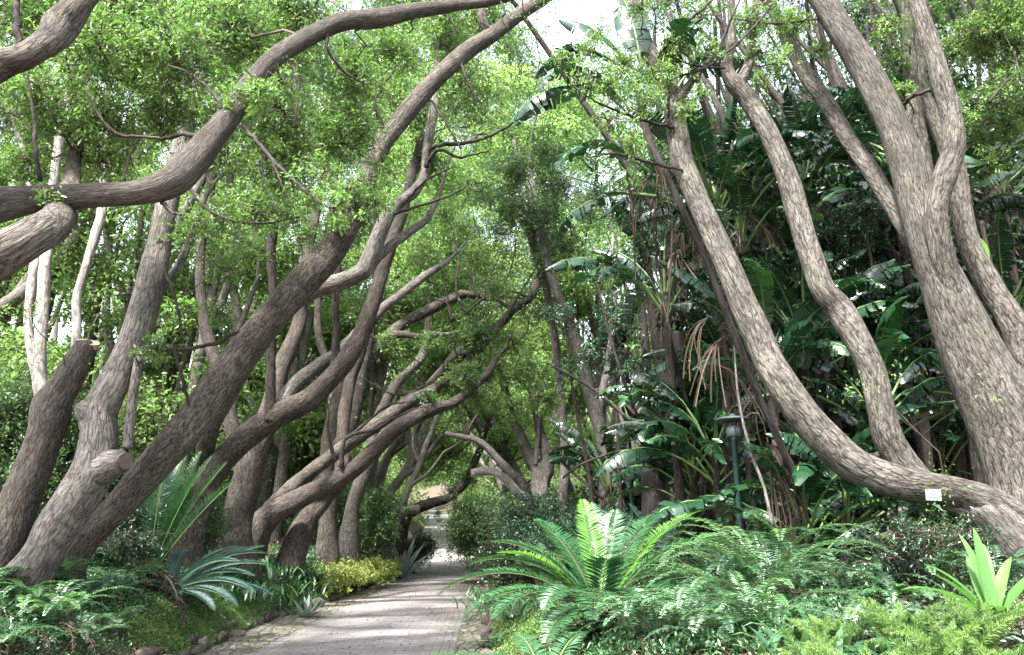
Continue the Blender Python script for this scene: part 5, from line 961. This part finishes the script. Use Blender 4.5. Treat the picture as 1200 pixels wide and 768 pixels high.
def strelitzia(label, base, h, n, seed, Lb=1.3, lean=(0, 0), dead=12, group='giant strelitzias on the right', W=.40):
    R = np.random.default_rng(seed); b = np.array(base, float); t = thing('giant_strelitzia', label, 'strelitzia', base, group)
    top = b + [lean[0], lean[1], h]
    if h > .4:
        mb = MB(); pp, rr = spline([b + [0, 0, -.2], b * .5 + top * .5 + R.normal(size=3) * .06, top], [.075, .065, .06]); add_tube(mb, pp, rr, 12, lump=.08, seed=seed); mb.build('stem', [M['bark_dark']], t)
    a0 = R.uniform(0, PI)
    for i in range(n):
        az = a0 + i * 2.4 + R.uniform(-.4, .4); low = R.random() < .4; e0 = D(R.uniform(35, 60) if low else R.uniform(60, 84)); e1 = D(R.uniform(-75, -35) if low else R.uniform(-45, 15))
        mb = MB(); paddle(mb, top + [0, 0, R.uniform(-.5, .1)], az, e0, e1, R.uniform(.4, 1.0) if h > .4 else R.uniform(.5, .9), Lb * R.uniform(.75, 1.15), W * R.uniform(.8, 1.1), R, R.uniform(.7, 1.3), None, R.uniform(-.4, .4), R.uniform(-.5, .5)); mb.build('leaf', [Lf['streli'], rachis_g], t)
    if dead: mb = MB(); dead_skirt(mb, top, R, dead, .8); mb.build('dead_leaves', [Lf['dead']], t)
    return t
ss = [
 ('strelitzia with leaves hanging behind the long lower limb of the labelled tree', 800, 11.6, 4.2, 10), ('strelitzia seen between the long lower limb and the middle limb, at their tops', 850, 11.0, 5.4, 11), ('strelitzia with pale leaf backs just right of the middle limb\'s fork', 905, 11.4, 5.0, 11),
 ('tall strelitzia behind the thin back limb of the labelled tree', 985, 11.4, 5.6, 11), ('strelitzia with a whole rounded leaf right of the twisting limb', 1155, 10.8, 4.6, 11), ('tallest strelitzia rising above the right edge', 1090, 12.2, 6.4, 11), ('dark strelitzia at mid height between middle limb and main trunk', 985, 10.6, 3.0, 12),
 ('lower strelitzia in the gap under the middle limb\'s bend', 910, 10.4, 2.6, 12), ('low strelitzia in the fork over the plaque limb', 1050, 10.0, 1.8, 12), ('strelitzia sucker with white-shining leaves in the lower fork', 985, 9.8, .9, 10), ('low strelitzia behind the lamp post', 850, 11.2, 1.7, 10),
 ('strelitzia sucker behind the hanging fern', 935, 9.6, .5, 9), ('strelitzia at the far right behind the curved back limb', 1215, 10.5, 3.2, 11), ('strelitzia at the right edge high above the trunk base', 1240, 11.6, 5.6, 10), ('small strelitzia by the black forked trunk', 818, 13.6, 2.2, 9),
 ('small strelitzia far behind between pale trunk and black trunk', 722, 17.0, 1.6, 8), ('strelitzia with a bright leaf in the shadows beside the lamp post', 815, 12.6, .9, 8), ('strelitzia in the shade behind the middle limb\'s lower bend', 960, 12.8, 4.2, 11), ('strelitzia deep behind the main trunk', 1120, 13.2, 3.8, 11), ('strelitzia filling the gap behind the lower fork', 1030, 12.4, 3.0, 11), ('strelitzia behind the brown hanging stems', 870, 13.4, 3.4, 11),
]
for i, (lab, px, Y, h, n) in enumerate(ss):
    b = on(px, 600, Y); R = np.random.default_rng(700 + i); strelitzia(lab, b, h, n + 7, 700 + i, 1.3, (R.uniform(-.25, .25), R.uniform(-.2, .2)), 6 if h > 2 else 3)
for i in range(12):
    Rq = np.random.default_rng(800 + i); b = on(Rq.uniform(810, 1190), 600, Rq.uniform(11.6, 14.2))
    strelitzia('dark drooping strelitzia deep in the shaded thicket behind the labelled tree', b, Rq.uniform(.6, 5.8), 15, 800 + i, 1.1, (0, 0), 5, 'strelitzias deep in the shaded thicket')
# hero torn leaves placed as in the photograph, on a stem of their own
b = on(775, 600, 9.7); top = P(745, 95, 9.6)
t = thing('giant_strelitzia', 'strelitzia with leaning mauve-brown stem behind the long lower limb and big hanging ribbed leaves', 'strelitzia', b, 'giant strelitzias on the right')
mb = MB(); pp, rr = spline([P(948, 585, 9.2), P(905, 500, 9.1), P(862, 395, 9.1), P(825, 300, 9.2), P(790, 225, 9.3), P(760, 160, 9.5), top], [.03, .04, .042, .04, .045, .05, .04]); add_tube(mb, pp, rr, 14, lump=.09, seed=3); mb.build('stem', [barkmat('bark_mauve', (.07, .058, .052), (.015, .012, .012), 30, 3, .8, .1, .02)], t)
Rh = np.random.default_rng(8)
for (px, py, az, e0, e1, Lp, Lb, W, rg) in [(735, 120, 172, 30, -84, .3, 1.5, .5, .8), (745, 100, 160, 60, -70, .5, 1.3, .45, .7), (740, 130, 185, 55, -78, .35, 1.25, .46, .9), (752, 80, 120, 82, 62, .3, 1.1, .5, .6), (748, 90, 175, 62, 5, .35, 1.1, .42, .5), (770, 230, 150, 20, -82, .35, 1.4, .42, .9), (760, 200, 200, 30, -85, .3, 1.2, .42, .8), (790, 110, 20, 60, -60, .4, 1.3, .5, .8), (770, 120, -70, 60, -60, .3, 1.1, .45, .9)]:
    mb = MB(); paddle(mb, P(px, py, 9.3), D(az), D(e0), D(e1), Lp, Lb, W, Rh, rg, .5, 0, .3); mb.build('leaf', [Lf['streli'], rachis_g], t)
mb = MB(); [dead_skirt(mb, P(px, py, 9.35), Rh, 6, .8) for px, py in ((765, 210), (800, 260), (840, 380), (900, 500))]; mb.build('dead_leaves', [Lf['dead']], t)
# whole round leaf right of the twisting limb
b = on(1185, 560, 9.6); t = thing('giant_strelitzia', 'plant holding one big whole oval leaf at the upper right', 'strelitzia', b, 'giant strelitzias on the right')
mb = MB(); tp = P(1150, 260, 9.5); pp, rr = spline([np.array(b), P(1180, 420, 9.6), tp], [.05, .04, .03]); add_tube(mb, pp, rr, 8, seed=1); mb.build('stem', [M['bark_dark']], t)
mb = MB(); blade(mb, P(1185, 200, 9.45), D(172), D(25), D(-15), .8, .52, 12, 1.2, .95, .15, .95, 0, 1.2); mb.build('leaf', [Lf['streli']], t)
mb = MB(); blade(mb, P(1150, 320, 9.4), D(70), D(80), D(50), .6, .3, 12, 1.2, .95, .15, .6, 0, 1.3); mb.build('leaf', [Lf['cycadnew']], t)
# hanging dry stems and lianas
for i, (sp, lab) in enumerate([([(860, 405, 8.9, 2), (866, 470, 8.85, 3), (880, 530, 8.8, 4), (895, 570, 8.75, 4), (905, 615, 8.7, 5)], 'thin pale liana crossing in front of the lamp post'), ([(788, 260, 9.0, 3), (786, 320, 9, 3), (782, 380, 9, 2)], 'short dry vine hanging left of the long lower limb'), ([(735, 200, 9.3, 3), (742, 260, 9.3, 3), (745, 330, 9.3, 2)], 'dry string-like vine below the hanging leaves'),
  ([(660, 560, 14.6, 3), (680, 545, 14.2, 3), (720, 530, 14, 3), (760, 520, 13.6, 4), (700, 460, 14, 4), (640, 425, 14.2, 3)], 'tangled bare vine in front of the slim pale trunk'), ([(648, 525, 17, 4), (665, 548, 16.5, 4), (690, 570, 16, 4), (706, 585, 16, 4)], 'slanting bare vine by the glossy bush'), ([(775, 550, 13, 3), (740, 470, 13, 4), (715, 395, 13, 4), (700, 330, 13, 3)], 'dry slanting liana left of the black forked trunk')]):
    pts, rad = LP(sp); p, r = spline(pts, rad, 2); mb = MB(); add_tube(mb, p, r, 6, 0, lump=.1, seed=i); o = mb.build('liana', [M['bark_grey' if i == 0 else 'bark_dark']], loc=tuple(p[0])); tag(o, lab, 'liana')

Rs = np.random.default_rng(31)
for i, (px, lab) in enumerate([(700, 'thin dark bare stem left of the black forked trunk'), (728, 'thin dark stem just left of the black forked trunk'), (832, 'thin dark stem between the black forked trunk and the lamp post'), (888, 'thin leaning dark stem right of the lamp post'), (925, 'thin dark stem under the long lower limb'), (975, 'thin dark stem left of the middle limb'), (1062, 'thin dark stem in the gap left of the main trunk'), (1095, 'thin dark stem close beside the main trunk')]):
    Y = Rs.uniform(10.5, 12.5) if px > 800 else Rs.uniform(14, 16); b = on(px, 600, Y); t = Tree('sapling', lab, b, 'bark_dark', seed=900 + i); l = Rs.uniform(-.5, .5)
    t.limb([(b[0], b[1], b[2] - .1, .05, 'w'), (b[0] + l * .3, b[1], b[2] + 1.8, .042, 'w'), (b[0] + l, b[1], b[2] + 3.6, .03, 'w'), (b[0] + l * 1.3, b[1], b[2] + 5.2, .018, 'w')], 'trunk', seg=8)
    t.finish([(b[0] + l * 1.2, b[1], b[2] + 5, (.5, .5, .4), .7, 'w'), (b[0] + l, b[1], b[2] + 4, (.4, .4, .3), .5, 'w')], 'gloss', .07, 1.0, shoots=0)
# lamp posts ------------------------------------------------------------
lamp_g = plain('dark_green_paint', (.010, .030, .025), .35, .5, .2, 20); lamp_top = plain('grey_green_cap', (.045, .07, .075), .45, .5, .15, 15); lamp_glass = plain('frosted_lens', (.13, .16, .17), .25, .5, .1, 20)
def lathe(mb, prof_, c, seg=28, mat=0):
    a = np.linspace(0, 2 * PI, seg, endpoint=False); v = np.array([[c[0] + r * math.cos(q), c[1] + r * math.sin(q), c[2] + z] for r, z in prof_ for q in a]); n = len(prof_)
    i = np.arange(n - 1)[:, None] * seg; j = np.arange(seg)[None]; mb.add(v, np.stack([i + j, i + (j + 1) % seg, i + seg + (j + 1) % seg, i + seg + j], -1).reshape(-1, 4), mat)
def lamp(px, pyt, Y, label):
    b = on(px, 600, Y); top = P(px, pyt, Y)[2]; h = top - b[2]; t = thing('lamp_post', label, 'lamp post', b, None)
    mb = MB(); lathe(mb, [(0, 0), (.07, 0), (.07, .02), (.038, .04), (.036, h - .30), (.05, h - .29), (.05, h - .26), (0, h - .26)], b); mb.build('pole', [lamp_g], t)
    mb = MB(); lathe(mb, [(0, h - .255), (.075, h - .255), (.085, h - .20), (.085, h - .15), (.06, h - .13), (.03, h - .12), (0, h - .12)], b); mb.build('lens', [lamp_glass], t)
    for k in range(3):
        a = k * 2.094 + .5; mb = MB(); pp = np.array([[b[0] + .075 * math.cos(a), b[1] + .075 * math.sin(a), b[2] + h - .26], [b[0] + .10 * math.cos(a), b[1] + .10 * math.sin(a), b[2] + h - .05]]); p, r = spline(pp, [.006, .006], 3); V, f, _, _ = tube(p, r, 6, lump=0, cap=False); mb.add(V, f); mb.build('strut', [lamp_g], t)
    mb = MB(); lathe(mb, [(0, h - .06), (.205, h - .062), (.215, h - .05), (.20, h - .04), (.12, h - .018), (.035, h - .005), (.03, h + .02), (0, h + .025)], b); mb.build('cap', [lamp_top], t)
lamp(866, 487, 9.6, 'dark green lamp post with a flat disc cap beside the long lower limb')
lamp(741, 545, 13.8, 'lower lamp post half hidden behind cycad fronds by the black forked trunk')

# far woodland -----------------------------------------------------------
def wood(name, label, boxes, n, L, seed, leaf='far', rr=(1.0, 2.0), tau=1.1):
    R = np.random.default_rng(seed); bl = []; mb = MB(); tr = MB()
    for _ in range(n):
        x0, x1, y0, y1, z0, z1 = boxes[R.integers(len(boxes))]; x, y = R.uniform(x0, x1), R.uniform(y0, y1)
        if float(eL(y)) - 2.5 < x < float(eR(y)) + 2.5: continue
        r = R.uniform(*rr); bl.append((np.array([x, y, float(gz(x, y)) + R.uniform(z0, z1)]), (r, r, r * .8), R.uniform(.6, 1.3)))
    foliage(mb, bl, L, tau, None, seed=seed, asp=.5, tw=.012, per=14)
    for k in range(int(n * .35)):
        x0, x1, y0, y1, z0, z1 = boxes[R.integers(len(boxes))]; x, y = R.uniform(x0, x1), R.uniform(y0, y1)
        if float(eL(y)) - 2.5 < x < float(eR(y)) + 2.5: continue
        g = float(gz(x, y)); s = 1 if x < 0 else -1; r = R.uniform(.1, .26) * (.45 if leaf == 'dark' else 1); l = R.uniform(0, 3) * s
        p, q = spline([[x, y, g - .3], [x + l * .3 + R.normal() * .3, y + R.normal() * .3, g + 3], [x + l, y + R.normal(), g + 7], [x + l * 1.7 + R.normal(), y + R.normal(), g + 12]], [r * 1.3, r, r * .8, r * .4], 1.5); add_tube(tr, p, q, 8, 0, lump=.1, seed=k)
    tag(mb.build(name, [Lf[leaf], M['twig']]), label, None, None, 'stuff'); tag(tr.build('distant_trunks', [M['bark_dark' if leaf == 'dark' else 'bark_grey']]), 'many slim distant trunks inside ' + label, None, None, 'stuff')
wood('woodland', 'the wood seen between the left trunks', [(-40, -9, 17, 34, 0, 5), (-45, -11, 30, 60, 0, 13), (-16, -6, 28, 48, -.3, 4), (-40, -9, 19, 34, 5, 12)], 480, .17, 21, 'far', tau=.9)
wood('woodland', 'the dark wood behind the right bank', [(5, 14, 13.8, 19, -.2, 9), (7, 20, 15, 22, -.2, 10), (9, 32, 15, 34, 0, 12), (4, 30, 22, 50, -.3, 9)], 620, .17, 22, 'dark')
wood('undergrowth', 'the undergrowth beside the far path', [(-26, -6, 42, 80, -.3, 1.6), (0, 14, 36, 80, -.3, 1.8), (-14, 8, 78, 125, -.3, 2.0), (-8, 6, 78, 110, 0, 3)], 420, .16, 29, 'far', (.7, 1.3), 1.0)
wood('woodland', 'the wood at the end of the path', [(-60, 50, 70, 130, 0, 14), (-40, 30, 60, 110, -1, 3), (-60, 40, 120, 150, 0, 14)], 420, .34, 23, 'far', (2, 4))

# ------------------------------------------------------------------ daylight
w = bpy.data.worlds.new('World'); sc.world = w; w.use_nodes = True; nt = w.node_tree
bg = nt.nodes['Background']; sky = nt.nodes.new('ShaderNodeTexSky'); sky.sky_type = 'NISHITA'; sky.sun_disc = False
EL, AZ = math.radians(58), math.radians(-150)      # sun from behind the camera's left shoulder
sky.sun_elevation = EL; sky.sun_rotation = AZ; sky.air_density = 1.0; sky.dust_density = 3.0; sky.ozone_density = 1.0
hs = nt.nodes.new('ShaderNodeHueSaturation'); hs.inputs['Saturation'].default_value = .45; nt.links.new(sky.outputs[0], hs.inputs['Color']); nt.links.new(hs.outputs[0], bg.inputs[0]); bg.inputs[1].default_value = 0.15
L_ = bpy.data.lights.new('sun', 'SUN'); L_.energy = 3.8; L_.angle = math.radians(6); L_.color = (1, .97, .91)
lo = bpy.data.objects.new('sun', L_); COL.objects.link(lo)
sd = Vector((math.sin(AZ) * math.cos(EL), math.cos(AZ) * math.cos(EL), math.sin(EL)))
lo.rotation_euler = sd.to_track_quat('Z', 'Y').to_euler()
sc.view_settings.view_transform = 'Standard'; sc.view_settings.look = 'None'; sc.view_settings.exposure = 2.5; sc.view_settings.gamma = 1; sc.view_settings.use_curve_mapping = False
sc.render.engine = 'CYCLES'; cy = sc.cycles
cy.max_bounces = 6; cy.diffuse_bounces = 4; cy.glossy_bounces = 2; cy.transmission_bounces = 4; cy.transparent_max_bounces = 4
cy.use_adaptive_sampling = True; cy.adaptive_threshold = 0.02; cy.sample_clamp_indirect = 4
cy.use_denoising = True; cy.denoiser = 'OPENIMAGEDENOISE'; cy.denoising_input_passes = 'RGB_ALBEDO_NORMAL'
cy.caustics_reflective = False; cy.caustics_refractive = False
